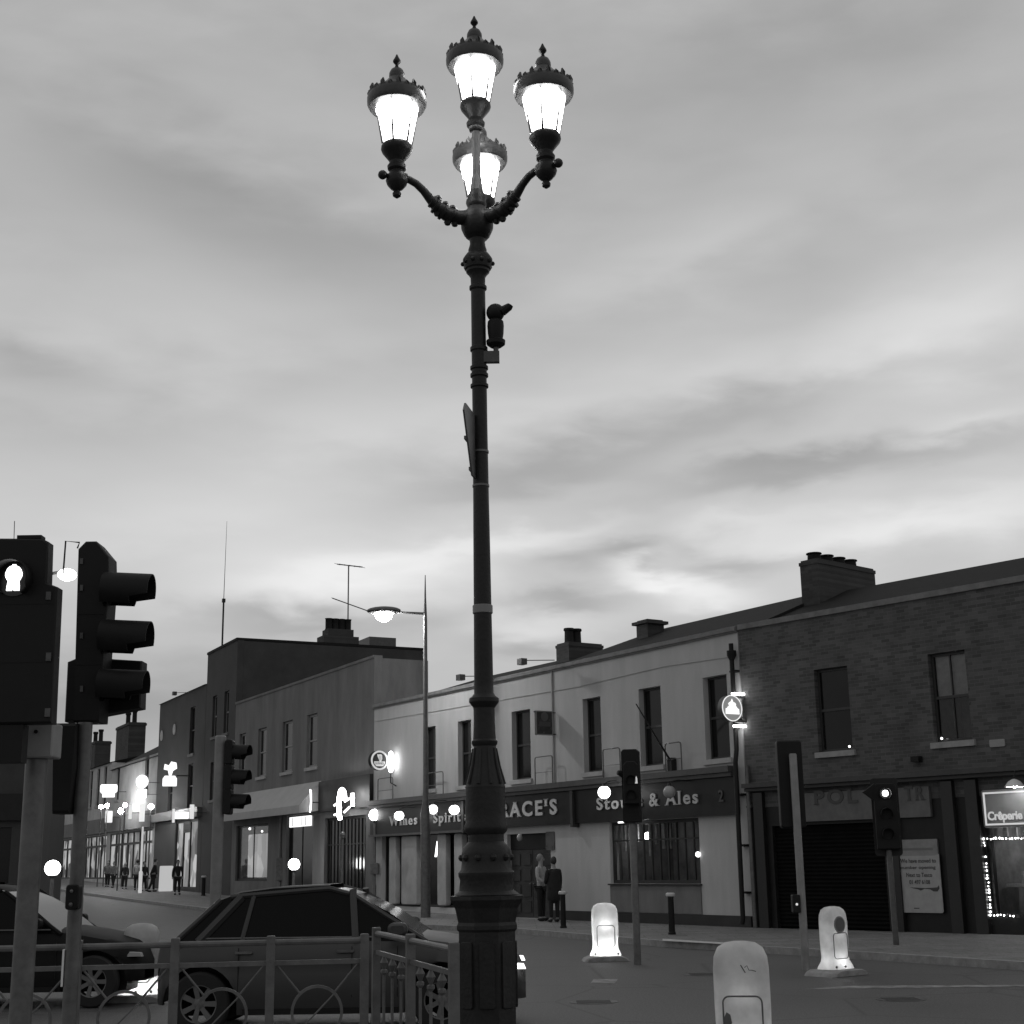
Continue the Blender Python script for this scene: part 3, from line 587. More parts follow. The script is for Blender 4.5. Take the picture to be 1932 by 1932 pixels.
# creperie sign board with lamp light put into outline and letters as glow
cs = thing('shop_sign', 'grey shop sign with a bright outline and white lettering under a dome lamp', 'sign', BRK.W(0, 0, 0), BRK.a)
cx0, cx1 = BRK.s(1857, 1530, -.2), BRK.s(1857, 1530, -.2) + 2.6; cz0, cz1 = BRK.z(1880, 1557, -.2), BRK.z(1880, 1494, -.2)
MB().prism(rrect(cx0 - .05, cx1 + .05, cz0 - .05, cz1 + .05, .06), -.19, -.01, .01).build('board', mat('sign_board_grey', .18, .5, 0, 3, .15), cs)
ol = MB(); wall(ol, cx0, cx1, cz0, cz1, -.205, -.192, [(cx0 + .035, cx1 - .035, cz0 + .035, cz1 - .035)]); ol.build('outline', emis('sign_outline_added_glow', .55), cs)
x0 = BRK.s(1864, 1545, -.2); x1 = BRK.s(1929, 1545, -.2); z0 = BRK.z(1896, 1552, -.2); z1 = BRK.z(1896, 1530, -.2)
text_mb('Crêperie', x0, x1, z0, z1, -.193, .012, .03).build('lettering', emis('sign_letter_added_glow', .45), cs)
dl = thing('dome_lamp', 'lit dome lamp on a short arm above the outlined shop sign', 'lamp', BRK.W(cx0 + .95, -.55, cz1 + .06), BRK.a)
MB().lathe([(.02, .16), (.05, .15), (.12, .11), (.19, .02), (.2, 0), (.185, 0), (.11, .1), (.02, .13)], 20, cap=False).build('shade', WHITEP, dl, True)
MB().tube([(0, 0, .15), (0, .05, .3), (0, .3, .34), (0, .54, .3)], .015, 8).build('arm', IRON, dl, True)
MB().ball((0, 0, .04), .06, 12).build('bulb', LW(22, .06), dl, True)
# creperie window
window(brk, czw[0], czw[1], czw[2], czw[3], .06, SHOPD, False, '', CLEAR, gf=.07)
interior(brk, czw[0], czw[1], .4, 2.5, 2.6, mat('creperie_room', .22, .8, 0, 2, .5))
it = MB(); random.seed(5)
for i in range(7): x = czw[0] + .1 + i * .2; it.prism(rrect(x, x + random.uniform(.06, .14), 2.06, 2.06 + random.uniform(.12, .26), .02), .5, .55)
it.box(czw[0] + .08, czw[1] - .1, .45, .62, 2.0, 2.05).box(czw[0] + .08, czw[1] - .1, .5, 1.1, 1.05, 1.12)
for i in range(6): x = czw[0] + .3 + i * .35; it.lathe([(.05, 0), (.06, .1), (.03, .18), (.03, .24)], 10, (x, .8, 1.12))
it.build('window_display', mat('shop_goods', .5, .5, 0, 8, .5), brk)
MB().box(czw[0] + .5, czw[0] + 1.1, 2.2, 2.3, 1.2, 2.0).build('menu_board', ROOM, brk)
plight('shop_room_light', (czw[0] + 1.0, 1.2, 2.2), 14, brk, .15)
# string of fairy lights
fx = thing('fairy_lights', 'string of small bright bulbs along the edge of the pancake shop window', 'string lights', BRK.W(0, 0, 0), BRK.a)
X0 = czw[0] - .02; path = [(X0 + 2.2, 2.0), (X0, 2.03), (X0, .5), (X0 + 2.2, .48)]
pts = []; random.seed(9)
for (a, b), (c, d) in zip(path, path[1:]):
    L_ = math.hypot(c - a, d - b); k = int(L_ / .07)
    for i in range(k): pts.append((a + (c - a) * i / k + random.uniform(-.015, .015), -.03 + random.uniform(-.01, .01), b + (d - b) * i / k + random.uniform(-.012, .012)))
MB().tube(pts, .006, 5).build('cable', BLACK, fx)
bb = MB()
for i, p in enumerate(pts):
    if random.random() < .78 : bb.ball(p, random.uniform(.012, .022), 6)
b_ = bb.build('bulbs', LAMPE, fx); b_['kind'] = 'stuff'
# wall bits
MB().prism(rrect(BRK.s(1868, 1402), BRK.s(1897, 1402), BRK.z(1882, 1409), BRK.z(1882, 1395), .03), -.03, -.002).build('street_name_plate', mat('name_plate', .28, .5, 0, 5, .15), brk)
MB().cbox((BRK.s(1800, 1400) - .9, -.1, 3.75), .2, .16, .12).build('alarm_box', BLACK, brk)

# ---------------- things fixed to the pub front
def hoop(fr, l, r, t, b, label, off=-.2):
    x0, x1 = fr.s(l, b, off), fr.s(r, b, off); z0 = 3.94; z1 = fr.z((l + r) / 2, t, off); w = x1 - x0
    o = thing('hoop_bracket', label, 'bracket', fr.W((x0 + x1) / 2, off, z0), fr.a, 'hoop brackets on the pub fascia'); c = .07; h = z1 - z0
    MB().tube([(-w / 2, 0, 0), (-w / 2, 0, h - c), (-w / 2 + c * .3, 0, h - c * .3), (-w / 2 + c, 0, h), (w / 2 - c, 0, h), (w / 2 - c * .3, 0, h - c * .3), (w / 2, 0, h - c), (w / 2, 0, 0)], .017, 8).build('hoop', IRONG, o, True)
    MB().tube([(-w / 2, 0, h * .42), (w / 2, 0, h * .42)], .011, 6).build('cross_bar', IRONG, o)
hoop(PUB, 1010, 1043, 1427, 1480, 'thin metal hoop on the fascia ledge under the square hanging sign')
hoop(PUB, 1139, 1171, 1412, 1470, 'thin metal hoop on the fascia ledge beside the third traffic signal head')
hoop(PUB, 1257, 1287, 1401, 1463, 'thin metal hoop on the fascia ledge below the spotlight box')
hoop(PUB, 808, 836, 1457, 1490, 'thin metal hoop on the fascia ledge right of the tall street light column')
hoop(PUB, 713, 741, 1468, 1502, 'thin metal hoop on the fascia ledge below the round harp sign')
# square hanging sign, seen from its face
def projecting(fr, pxw, pxo, pyt, pyb):
    sw = fr.s(pxw, (pyt + pyb) / 2, -.12); z0 = fr.z(pxw, pyb, -.12); z1 = fr.z(pxw, pyt, -.12)
    out, _ = fr.side(pxo, (pyt + pyb) / 2, sw)
    return sw, out, z0, z1
sw, out, z0, z1 = projecting(PUB, 1042, 1010, 1342, 1388)
hs = thing('hanging_sign', 'square dark hanging pub sign with a pale border, projecting from the wall', 'sign', PUB.W(sw, 0, 0), PUB.a + rad(90))
# local: x = into the wall direction reversed -> use x from out(neg) .. after rotation
# in this frame local x points away from the wall outward, y along the front, faces are +-y
W_ = out
sg = MB().prism(rrect(W_, -.12, z0, z1, .02), -.03, .03)
M_ = Matrix.Rotation(0, 4, 'Z')
sg.build('sign_panel', mat('sign_panel_dark', .035, .25, 0, 4, .5), hs)
for y in (-.034, .034):
    f = MB(); wall(f, W_, -.12, z0, z1, min(y, y * .9), max(y, y * .9), [(W_ + .03, -.15, z0 + .03, z1 - .03)]); f.build('sign_border', WFRAMEL, hs)
MB().box(W_ + .12, -.2, -.036, -.031, (z0 + z1) / 2 - .1, (z0 + z1) / 2 + .04).build('sign_band', LETTERD, hs)
q = MB().lathe([(.13, 0), (.13, .008)], 24); q.xf(Matrix.Translation(((W_ - .12) / 2, -.036, (z0 + z1) / 2 + .18)) @ Matrix.Rotation(rad(90), 4, 'X')); q.build('emblem', mat('emblem_dull', .08, .5), hs)
MB().tube([(0, 0, z1 - .04), (W_ - .05, 0, z1 - .04)], .015, 8).tube([(0, 0, z0 + .04), (-.14, 0, z0 + .04)], .015, 8).build('bracket', IRON, hs)
# round lit sign with a harp (left end of the pub)
def disc(mb, c, r, y0, y1, n=40, hole=0):
    if hole:
        vs = []; fs = []
        for k in range(n):
            a = 2 * PI * k / n
            for rr, y in ((r, y0), (hole, y0), (hole, y1), (r, y1)): vs.append((c[0] + rr * math.cos(a), y, c[1] + rr * math.sin(a)))
        for k in range(n):
            a = 4 * k; b = 4 * ((k + 1) % n)
            fs += [(a, a + 1, b + 1, b), (a + 1, a + 2, b + 2, b + 1), (a + 2, a + 3, b + 3, b + 2), (a + 3, a, b, b + 3)]
        return mb.add(vs, fs)
    return mb.prism([(c[0] + r * math.cos(2 * PI * k / n), c[1] + r * math.sin(2 * PI * k / n)) for k in range(n)], y0, y1)
sw, out, z0, z1 = projecting(PUB, 736, 697, 1417, 1454)
R_ = (z1 - z0) / 2; cz = (z0 + z1) / 2; cxd = out + R_
rs = thing('round_sign', 'round dark sign with pale rim and harp at the left end of the pub', 'sign', PUB.W(sw, 0, 0), PUB.a + rad(90))
disc(MB(), (cxd, cz), R_, -.10, .10).build('drum', BLACK, rs, True)
RIM = emis('lit_sign_rim', .5)
disc(MB(), (cxd, cz), R_ * .99, -.112, -.101, hole=R_ * .80).build('rim', RIM, rs)
hp = [(-.02, .62), (.14, .60), (.22, .50), (.24, .15), (.16, -.05), (.02, -.28), (-.10, -.02), (-.30, .40), (-.34, .62), (-.20, .58)]
disc(MB(), (cxd, cz), R_ * .78, -.108, -.101).build('face', BLKR, rs)
hm = MB(); hm.prism([(cxd + a * R_ * 1.0 + .02, cz + b * R_) for a, b in hp], -.116, -.109); hm.build('harp_emblem', RIM, rs)
st = MB()
for k in range(4): x = cxd + R_ * (-.14 + .08 * k) + .02; st.box(x, x + R_ * .02, -.118, -.1165, cz + R_ * (.02), cz + R_ * .48)
st.build('harp_strings', BLKR, rs)
bn = MB().prism([(cxd - .62 * R_, cz - .12 * R_), (cxd - .6 * R_, cz - .34 * R_), (cxd - .38 * R_, cz - .6 * R_), (cxd + .38 * R_, cz - .6 * R_), (cxd + .6 * R_, cz - .34 * R_), (cxd + .62 * R_, cz - .12 * R_)], -.116, -.109).build('band', RIM, rs)
text_mb('GUINNESS', cxd - .52 * R_, cxd + .52 * R_, cz - .42 * R_, cz - .2 * R_, -.117, .003, .01).build('lettering', BLKR, bn)
MB().box(cxd, .01, -.02, .02, cz - .03, cz + .03).build('bracket', IRON, rs)
for c in rs.children: pass
# lit lamp right behind it, on the wall
wl = thing('wall_lamp', 'bright upright wall lamp just right of the round harp sign', 'lamp', PUB.W(PUB.s(748, 1437), -.22, PUB.z(748, 1458)), PUB.a)
MB().lathe([(.02, 0), (.07, .05), (.12, .25), (.12, .48), (.07, .68), (.02, .74)], 16).build('lamp_glass', LW(12, .2), wl, True)
MB().tube([(0, 0, .02), (0, 0, -.35), (0, .21, -.45)], .022, 8).build('bracket', IRON, wl, True)
# second round lit sign near the downpipe
sw, out, z0, z1 = projecting(PUB, 1398, 1358, 1313, 1363)
R_ = (z1 - z0) / 2; cz = (z0 + z1) / 2; cxd = out + R_
r2 = thing('round_sign', 'round glowing sign showing a white castle shape, beside the black downpipe', 'sign', PUB.W(sw, 0, 0), PUB.a + rad(90))
disc(MB(), (cxd, cz), R_, -.08, .08).build('drum', GALV, r2, True)
disc(MB(), (cxd, cz), R_ * .99, -.095, -.081, hole=R_ * .92).build('rim', emis('round_sign_rim', .9), r2)
disc(MB(), (cxd, cz), R_ * .91, -.088, -.081).build('face', emis('round_sign_face', .2), r2)
cs_ = [(-.68, -.45), (.68, -.45), (.66, -.05), (.5, 0), (.42, .15), (.34, .12), (.38, .32), (.24, .45), (.14, .42), (0, .72), (-.12, .5), (-.22, .46), (-.38, .36), (-.3, .12), (-.44, .12), (-.5, 0), (-.66, -.04)]
MB().prism([(cxd + a * R_, cz + b * R_) for a, b in cs_], -.100, -.089).build('castle_emblem', emis('emblem_lit', 1.1), r2)
MB().box(cxd + R_ * .5, 0, -.03, .03, z1 - .06, z1 + .01).box(cxd + R_ * .5, 0, -.03, .03, z0 - .01, z0 + .06).build('bracket', GALV, r2)
MB().box(-.36, -.02, -.05, .05, z1 + .02, z1 + .07).build('edge_light', LW(8, .12), r2); MB().box(-.36, -.02, -.05, .05, z0 - .12, z0 - .07).build('edge_light', LW(8, .12), r2)
# spotlight on a long rod
a = PUB.W(PUB.s(1267, 1437, -.1), -.12, PUB.z(1267, 1437, -.1)); b = PUB.W(PUB.s(1200, 1328, -1.5), -1.5, PUB.z(1200, 1328, -1.5))
sp_ = thing('flag_pole', 'slim dark rod slanting from a small wall box across a tall pub window', 'pole', a, PUB.a)
v = (b - a); v = Vector((v.xy.dot(PUB.u), v.xy.dot(PUB.n), v.z))
MB().tube([(0, 0, 0), v], [.03, .014], 8).build('rod', IRON, sp_, True)
MB().rbox(-.09, .09, -.06, .11, -.28, .1, .03).build('wall_box', IRON, sp_)
# fascia lamps
def fascia_lamp(px, py, label, m, off=-.75, W=0.0, r=.15, oval=1.0):
    o = thing('fascia_lamp', label, 'lamp', PUB.W(PUB.s(px, py, off), off, PUB.z(px, py, off)), PUB.a, 'lamps on arms over the pub fascia')
    g = MB().ball((0, 0, 0), r, 20); g.xf(Matrix.Diagonal((oval, 1, 1, 1))); g.build('globe', m, o, True)
    MB().tube([(0, 0, r * .9), (0, .08, r + .1), (0, .3, r + .14), (0, -off - .04, r + .12)], .014, 8).build('arm', IRON, o, True)
    MB().lathe([(.03, r + .06), (.06, r * .98), (.075, r * .9)], 12).build('cap', IRON, o, True)
    return o
fascia_lamp(753, 1539, 'lit oval lamp covering the first letters of the word Wines on the fascia', LW(4, .15), oval=1.35)
fascia_lamp(817, 1527, 'lit round lamp in front of the capital of Spirits, behind the street light column', LW(4, .15))
fascia_lamp(857, 1528, 'lit oval lamp over the last letters of Spirits, just left of the big lamp post', LW(4, .15), oval=1.35)
fascia_lamp(1140, 1495, 'lit white globe lamp above the word Stouts', LW(7, .17), r=.17)
fascia_lamp(1263, 1494, 'unlit grey globe lamp in front of the word Ales', GLOBEOFF, r=.16)
# downpipe
dp = thing('downpipe', 'black rainwater downpipe with a hopper head between the pale pub and the brick house', 'pipe', PUB.W(-.12, -.14, 0), PUB.a)
zt = PUB.z(1402, 1212)
MB().tube([(0, 0, zt), (0, 0, 4.3), (.05, -.1, 4.0), (.05, -.12, .35), (.05, -.16, .2)], .06, 12).build('pipe', BLACK, dp, True)
MB().lathe([(.06, zt - .42), (.12, zt - .3), (.12, zt - .18), (.07, zt - .17)], 12).build('hopper_head', BLACK, dp, True)
for z in (6.2, 5.0, 3.2, 2.0, .9): MB().box(-.09, .12, -.02, .138, z, z + .05).build('clip', BLACK, dp)
dp2 = thing('downpipe', 'pale grey pipe running down just right of the black downpipe', 'pipe', BRK.W(.14, -.1, 0), BRK.a)
MB().tube([(0, 0, 3.9), (0, 0, .12)], .05, 12).build('pipe', GALV, dp2, True)
MB().box(-.07, .07, -.02, .098, 2.9, 2.95).build('clip', GALV, dp2)
# small floodlights above the gutters
for (fr, px, py, lab) in ((PUB, 986, 1246, 'small floodlight on a thin arm above the pub gutter, right of the lamp post'), (PUB, 870, 1276, 'small floodlight on a thin arm above the pub gutter, left of the lamp post'), (DRK, 330, 1307, 'small floodlight on a thin arm above the dark three storey row')):
    off = -.9; p = fr.W(fr.s(px, py, off), off, fr.z(px, py, off))
    o = thing('floodlight', lab, 'floodlight', p, fr.a, 'floodlights on arms over the gutters')
    MB().box(-.12, .12, -.12, .08, -.13, .05).build('lamp_head', IRONG, o)
    MB().tube([(0, 0, 0), (.35, .9, .02)], .014, 6).build('arm', IRONG, o)

# ---------------- grey house (4 narrow windows) next to the pub
L0 = S2
gry = thing('grey_house', 'plain grey rendered house with four narrow framed windows and a long pale shop awning', 'building', (GRY.o.x, GRY.o.y, 0), GRY.a)
zgb = 0.0; ge = GRY.z(600, 1277)
gw = []
for l, r, t, b_ in ((455, 466, 1385, 1450), (535, 551, 1360, 1435), (580, 600, 1345, 1465)): pass
gpx = [(451, 463), (486, 502), (532, 551), (578, 598)]
gw = [(GRY.s(a, 1430), GRY.s(b, 1430), 5.55, 7.65) for a, b in gpx]
gsA = GRY.s(606, 1520)
sh1 = (GRY.s(492, 1600), GRY.s(520, 1600), 1.05, 3.5)
sh2 = (GRY.s(445, 1600), GRY.s(505, 1600), 1.15, 3.55)
sh3 = (GRY.s(540, 1600), GRY.s(590, 1600), .2, 3.75)
sh4 = (GRY.s(612, 1600), GRY.s(690, 1600), .3, 3.5)
m_ = MB(); wall(m_, L0, -.02, -.5, ge, 0, .3, gw + [sh2, sh3, sh4]); m_.build('wall', GREYR, gry)
for a, b, z0, z1 in gw: window(gry, a, b, z0, z1, .1, WFRAMEL, True, 'sash', sm=RENDER2, gf=.09)
shell(gry, L0, -.02, 2.15, ge, GREYR)
MB().box(L0, -.02, -.04, .32, ge, ge + .1).build('coping', GREYR, gry)
MB().box(L0 + .05, -.35, .33, 1.8, ge - .35, ge - .2).build('roof', SLATE, gry)
MB().box(gsA + .05, -.05, -.14, -.003, 3.75, 4.9).build('fascia', SHOPD, gry)
window(gry, *sh2, .1, SHOPD, False, 'v', CLEAR, gf=.1); interior(gry, sh2[0], sh2[1], 1.0, 3.6, 1.5, mat('grey_shop_room', .25, .8, 0, 2, .3))
x0, x1 = sh2[0] + .5, sh2[1] - .3; k = 3
for i in range(k): MB().prism(rrect(x0 + (x1 - x0) * i / k + .04, x0 + (x1 - x0) * (i + 1) / k - .04, 1.3, 3.15, .08), .4, .44).build('window_blind', emis('backlit_blind', .34, 1, 1.0, .6), gry)
for px, py in ((565, 0), ): pass
MB().ball((sh2[0] + 1.0, .3, 3.4), .06, 8).build('spotlight', LAMPS, gry); MB().ball((sh2[0] + 2.6, .34, 3.25), .05, 8).build('spotlight', LAMPS, gry)
plight('shop_room_light', ((x0 + x1) / 2, .8, 3.3), 5, gry, .1)
window(gry, *sh3, .12, SHOPD, False, 'v', WGLASS, gf=.1); window(gry, *sh4, .12, SHOPD, False, 'vg', WGLASS, gf=.1)
lx0, lx1 = GRY.s(545, 1560), GRY.s(584, 1560)
ls = MB().box(lx0, lx1, .02, .09, 3.28, 3.68).build('lit_sign', SIGNB, gry)
[MB().box(lx0 + (lx1 - lx0) * k - .02, lx0 + (lx1 - lx0) * k + .02, .008, .018, 3.31, 3.65).build('sign_divider', BLKR, ls) for k in (.17, .62, .8)]
# awning over the shop
ax0, ax1 = GRY.s(441, 1500), gsA; az = GRY.z(520, 1492)
aw = thing('awning', 'long pale grey box awning over the shop of the grey house', 'awning', (GRY.o.x, GRY.o.y, 0), GRY.a)
az1 = 4.95; az0 = 3.72
MB().add([(ax0, -.01, az1), (ax1, -.01, az1), (ax1, -.9, az0 + .3), (ax0, -.9, az0 + .3), (ax0, -.9, az0), (ax1, -.9, az0), (ax1, -.01, az0 + .1), (ax0, -.01, az0 + .1)],
         [(0, 3, 2, 1), (3, 4, 5, 2), (4, 7, 6, 5), (0, 7, 4, 3), (1, 2, 5, 6), (0, 1, 6, 7)]).build('canopy', mat('awning_cloth', .40, .8, 0, 1.5, .1), aw)
el_ = thing('lit_edge_sign', 'thin vertical lit sign edge at the right end of the pale awning', 'sign', GRY.W(ax1 + .12, -.5, 0), GRY.a)
MB().tube([(0, 0, 4.6), (.05, 0, 4.45), (.1, 0, 4.15), (.05, 0, 3.85), (0, 0, 3.75)], .035, 8).build('tube', LAMPS, el_, True); MB().box(-.02, .02, 0, .48, 4.1, 4.14).build('bracket', IRON, el_)
# neon sign on the dark fascia
nx_, nz_ = GRY.s(645, 1515, -.6), GRY.z(645, 1518, -.6)
ne = thing('neon_sign', 'bright hooked tube sign with short side bars, beyond the right end of the awning', 'sign', GRY.W(nx_, -.6, nz_), GRY.a)
arc = [(.28 * math.cos(rad(a)) * 1.0, 0, .45 * math.sin(rad(a)) + .08) for a in range(10, 215, 15)]
MB().tube(arc + [(-.26, 0, -.35), (-.16, 0, -.5)], .085, 10).build('neon_tube', LAMPE, ne, True)
MB().tube([(.3, 0, .1), (.95, 0, .22)], .04, 8).tube([(.25, 0, -.28), (.75, 0, -.12)], .04, 8).tube([(-.4, 0, .08), (-.75, 0, 0)], .04, 8).tube([(-.4, 0, -.32), (-.72, 0, -.34)], .04, 8).build('side_bar', LAMPS, ne, True)
MB().tube([(1.02, 0, .35), (1.04, 0, -.1)], .07, 8).build('end_tube', LAMPE, ne, True)
MB().tube([(0, 0, -.1), (0, .58, -.1)], .03, 6).build('bracket', IRON, ne)

# ---------------- tall dark house with the big chimney
dk = thing('tall_dark_house', 'tall dark flat topped house with a four pot chimney on its long side wall', 'building', (DRK.o.x, DRK.o.y, 0), DRK.a)
zt = 12.1; zsd = DRK.side(800, 1235, 0)
m_ = MB(); dw = [(DRK.s(402, 1400) - .3, DRK.s(402, 1400) + .5, 7.9, 9.9), (DRK.s(424, 1400) - .3, DRK.s(424, 1400) + .5, 7.9, 9.9), (DRK.s(402, 1400) - .3, DRK.s(402, 1400) + .5, 4.9, 6.7)]
wall(m_, S3, -.02, -.5, zt, 0, .3, dw); m_.build('wall', DARKR, dk)
for h in dw: window(dk, *h, .12, WFRAMEL, True, 'sash', sm=GREYR)
shell(dk, S3, -.02, 9.6, zt - .02, DARKR)
MB().box(S3, -.02, -.05, 9.6, zt, zt + .12).build('flat_roof', SLATE, dk)
cy0 = DRK.side(598, 1215, -1)[0]; cy1 = DRK.side(664, 1215, -1)[0]; cz = DRK.side(630, 1192, -1)[1]
ch = MB().box(-1.0, -.03, cy0, cy1, zt + .13, cz - .35).box(-.95, -.1, cy0 + .25, cy1 - .25, cz - .34, cz).build('chimney', BRICKD, dk)
for k in range(4): MB().lathe([(.2, 0), (.17, .05), (.17, .5), (.2, .55)], 14, (-.5, cy0 + .42 + (cy1 - cy0 - .84) * k / 3, cz + .003)).build('chimney_pot', SLATE, ch, True)
MB().box(-3.0, -.5, DRK.side(690, 1220, -1)[0], DRK.side(740, 1220, -1)[0], zt + .13, zt + .62).build('roof_hatch', IRONG, dk)
an = thing('roof_antenna', 'television antenna mast with two slanting aerials on the four pot chimney', 'antenna', DRK.W(-.5, (cy0 + cy1) / 2 + .5, cz), DRK.a)
MB().tube([(0, 0, -.1), (0, 0, 3.3)], .035, 8).build('mast', GALV, an)
a1 = MB().tube([(-.9, -.5, 1.75), (.9, 1.2, .75)], .03, 6)
for k in range(7): t = k / 6; x, y, z = -.9 + 1.8 * t, -.5 + 1.7 * t, 1.75 - t; a1.tube([(x - .12, y + .1, z), (x + .12, y - .1, z)], .01, 4)
a1.build('aerial', GALV, an)
a2 = MB().tube([(-.55, -.4, 3.42), (.6, .5, 3.12)], .03, 6)
for k in range(6): t = k / 5; x, y, z = -.55 + 1.15 * t, -.4 + .9 * t, 3.42 - .3 * t; a2.tube([(x - .15, y + .2, z), (x + .15, y - .2, z)], .012, 4)
a2.build('aerial', GALV, an)
wx = DRK.s(419, 1225, 2); wp = DRK.W(wx, 2, zt + .12)
wh = thing('whip_antenna', 'very thin tall whip antenna at the left corner of the tall dark house roof', 'antenna', wp, DRK.a)
MB().tube([(0, 0, 0), (0, 0, 3.6)], .05, 8).build('mast', IRON, wh); MB().tube([(0, 0, 3.6), (.12, 0, 8.0)], [.02, .008], 6).build('whip', IRON, wh); MB().cbox((0, 0, 3.6), .16, .16, .2).build('clamp', IRON, wh)
# ---------------- three storey row house with two pale ovals for reflected sky
h3 = thing('dark_row_house', 'dark narrow row house with a steep sloping eave line, left of the tall dark house', 'building', (DRK.o.x, DRK.o.y, 0), DRK.a)
x0, x1 = S4, S3 - .04; zt = 10.65
hw = [(DRK.s(360, 1400) - .3, DRK.s(360, 1400) + .7, 7.4, 9.8), (DRK.s(360, 1400) - .3, DRK.s(360, 1400) + .7, 4.7, 6.9), (DRK.s(325, 1400) - .5, DRK.s(325, 1400) + .5, 4.7, 6.6)]
shp = (DRK.s(330, 1600), DRK.s(372, 1600), .75, 4.1)
m_ = MB(); wall(m_, x0, x1, -.5, zt, 0, .3, hw + [shp]); m_.build('wall', DARKR, h3)
for h in hw: window(h3, *h, .1, WFRAME, True, 'sash', sm=GREYR)
MB().box(shp[0] + .02, shp[1] - .02, .1, .14, shp[2] + .02, shp[3] - .02).build('shop_window', ROOM, h3)
fr2 = MB(); wall(fr2, shp[0] + .01, shp[1] - .01, shp[2] + .01, shp[3] - .01, .02, .09, [(shp[0] + .1, shp[0] + 1.5, shp[2] + .1, shp[3] - .1), (shp[0] + 1.65, shp[1] - 1.6, shp[2] + .1, shp[3] - .6), (shp[1] - 1.5, shp[1] - .1, shp[2] + .1, shp[3] - .1)]); fr2.build('shop_frame', SHOPD, h3)
MB().box(x0 + .1, x1 - .1, -.25, -.003, 4.2, 4.65).build('fascia', IRONG, h3)
shell(h3, x0, x1, 8.5, zt - .02, DARKR); roof_mb(x0, x1, -.1, 8.5, zt, 4, zt + 1.0).build('roof', SLATE, h3)
for px, py in ((306, 1388), (330, 1376)):
    q = disc(MB(), (0, 0), .22, 0, .03, 16); q.xf(Matrix.Translation((DRK.s(px, py), -.05, DRK.z(px, py))) @ Matrix.Diagonal((1.3, 1, 1.3, 1))); q.build('oval_sky_reflection', RENDER2, h3)  # pale disc added in place of sky reflected on the front
# ---------------- far pale houses
def farhouse(name, label, x0, x1, zt, m, ridge, holes, chim, shopm, fasc=FARG):
    o = thing(name, label, 'building', (DRK.o.x, DRK.o.y, 0), DRK.a)
    shp = (x0 + .5, x1 - .5, 1.2, 3.9)
    m_ = MB(); wall(m_, x0, x1, -.5, zt, 0, .3, holes + [shp]); m_.build('wall', m, o)
    for h in holes: window(o, *h, .1, WFRAME, True, 'sash', sm=SILL)
    MB().box(shp[0] + .02, shp[1] - .02, .1, .14, shp[2] + .02, shp[3] - .02).build('shop_window', shopm, o)
    fr2 = MB(); k = max(3, int((shp[1] - shp[0]) / 1.6)); cols = [shp[0] + (shp[1] - shp[0]) * i / k for i in range(k + 1)]
    hl = []
    for i in range(k):
        hl += [(cols[i] + .06 + (.25 if i % 2 else 0), cols[i + 1] - .06, shp[2] + .1, shp[3] - .75), (cols[i] + .06, cols[i + 1] - .06, shp[3] - .62, shp[3] - .08)]
    wall(fr2, shp[0] + .01, shp[1] - .01, shp[2] + .01, shp[3] - .01, .02, .09, hl); fr2.build('shop_frame', SHOPD, o)
    MB().box(x0 + .1, x1 - .1, -.25, -.003, 4.0, 4.9).build('fascia', fasc, o)
    shell(o, x0, x1, 8.5, zt - .02, m); r = roof_mb(x0, x1, -.15, 8.5, zt, 4, ridge).build('roof', SLATE, o)
    for a, b, z, n in chim:
        y0, y1 = 3.4, 4.6
        chimney(o, a, b, y0, y1, zt, z, [a + (b - a) * (k + .5) / n for k in range(n)], ph=1.0, pr=.2)
    return o
z3 = DRK.z(250, 1442)
xa = S5; xb = S4 - .05
pw = lambda px, z0, z1, w=1.0: (DRK.s(px, 1480) - w / 2, DRK.s(px, 1480) + w / 2, z0, z1)
cxa, cxb, cz_ = DRK.s(235, 1380, 4), DRK.s(259, 1380, 4), DRK.z(247, 1368, 4)
farhouse('pale_far_house', 'pale rendered house far down the street under a wide dark roof with a tall chimney', xa, xb, z3, FARW, z3 + 2.2, [pw(222, 5.9, 7.9), pw(276, 5.9, 8.0)], [(cxa, cxb, cz_, 2)], ROOM)
z4 = DRK.z(185, 1447); cxa, cxb, cz_ = DRK.s(175, 1400, 4), DRK.s(195, 1400, 4), DRK.z(185, 1402, 4)
farhouse('pale_far_house', 'pale far house with a small paired chimney, left of the wide dark roof', S6 - 8, xa - .05, z4, FARW, z4 + 1.0, [pw(198, 5.8, 8.2), pw(185, 5.8, 8.2), pw(172, 5.8, 8.2)], [(cxa, cxb, cz_, 2)], ROOM)
farhouse('far_dark_house', 'low dark house at the far end of the street, half hidden by the signal poles', S6 - 24, S6 - 8.05, z4 - .6, FARG, z4 + .6, [], [], ROOMD)
# left side of the crossing: low dark building behind the nearest signals
lb = thing('low_dark_building', 'low dark building behind the nearest signal pole at the left edge', 'building', (-17.5, 44, 0), rad(12))
m_ = MB(); wall(m_, -14, 3.0, -.3, 5.3, 0, .3, [(-3.5, 2.2, .6, 3.0)]); m_.build('wall', DARKR, lb); MB().box(-3.7, 2.4, .305, .34, .5, 3.1).build('shop_window', WGLASS, lb)
MB().box(-14, 3.0, -.2, 8, 5.3, 5.5).build('flat_roof', SLATE, lb); MB().box(2.7, 3.0, .301, 8, -.3, 5.29).build('side_wall', DARKR, lb); MB().box(-4, 2.9, -.18, -.003, 3.2, 4.0).build('fascia', SHOPD, lb)
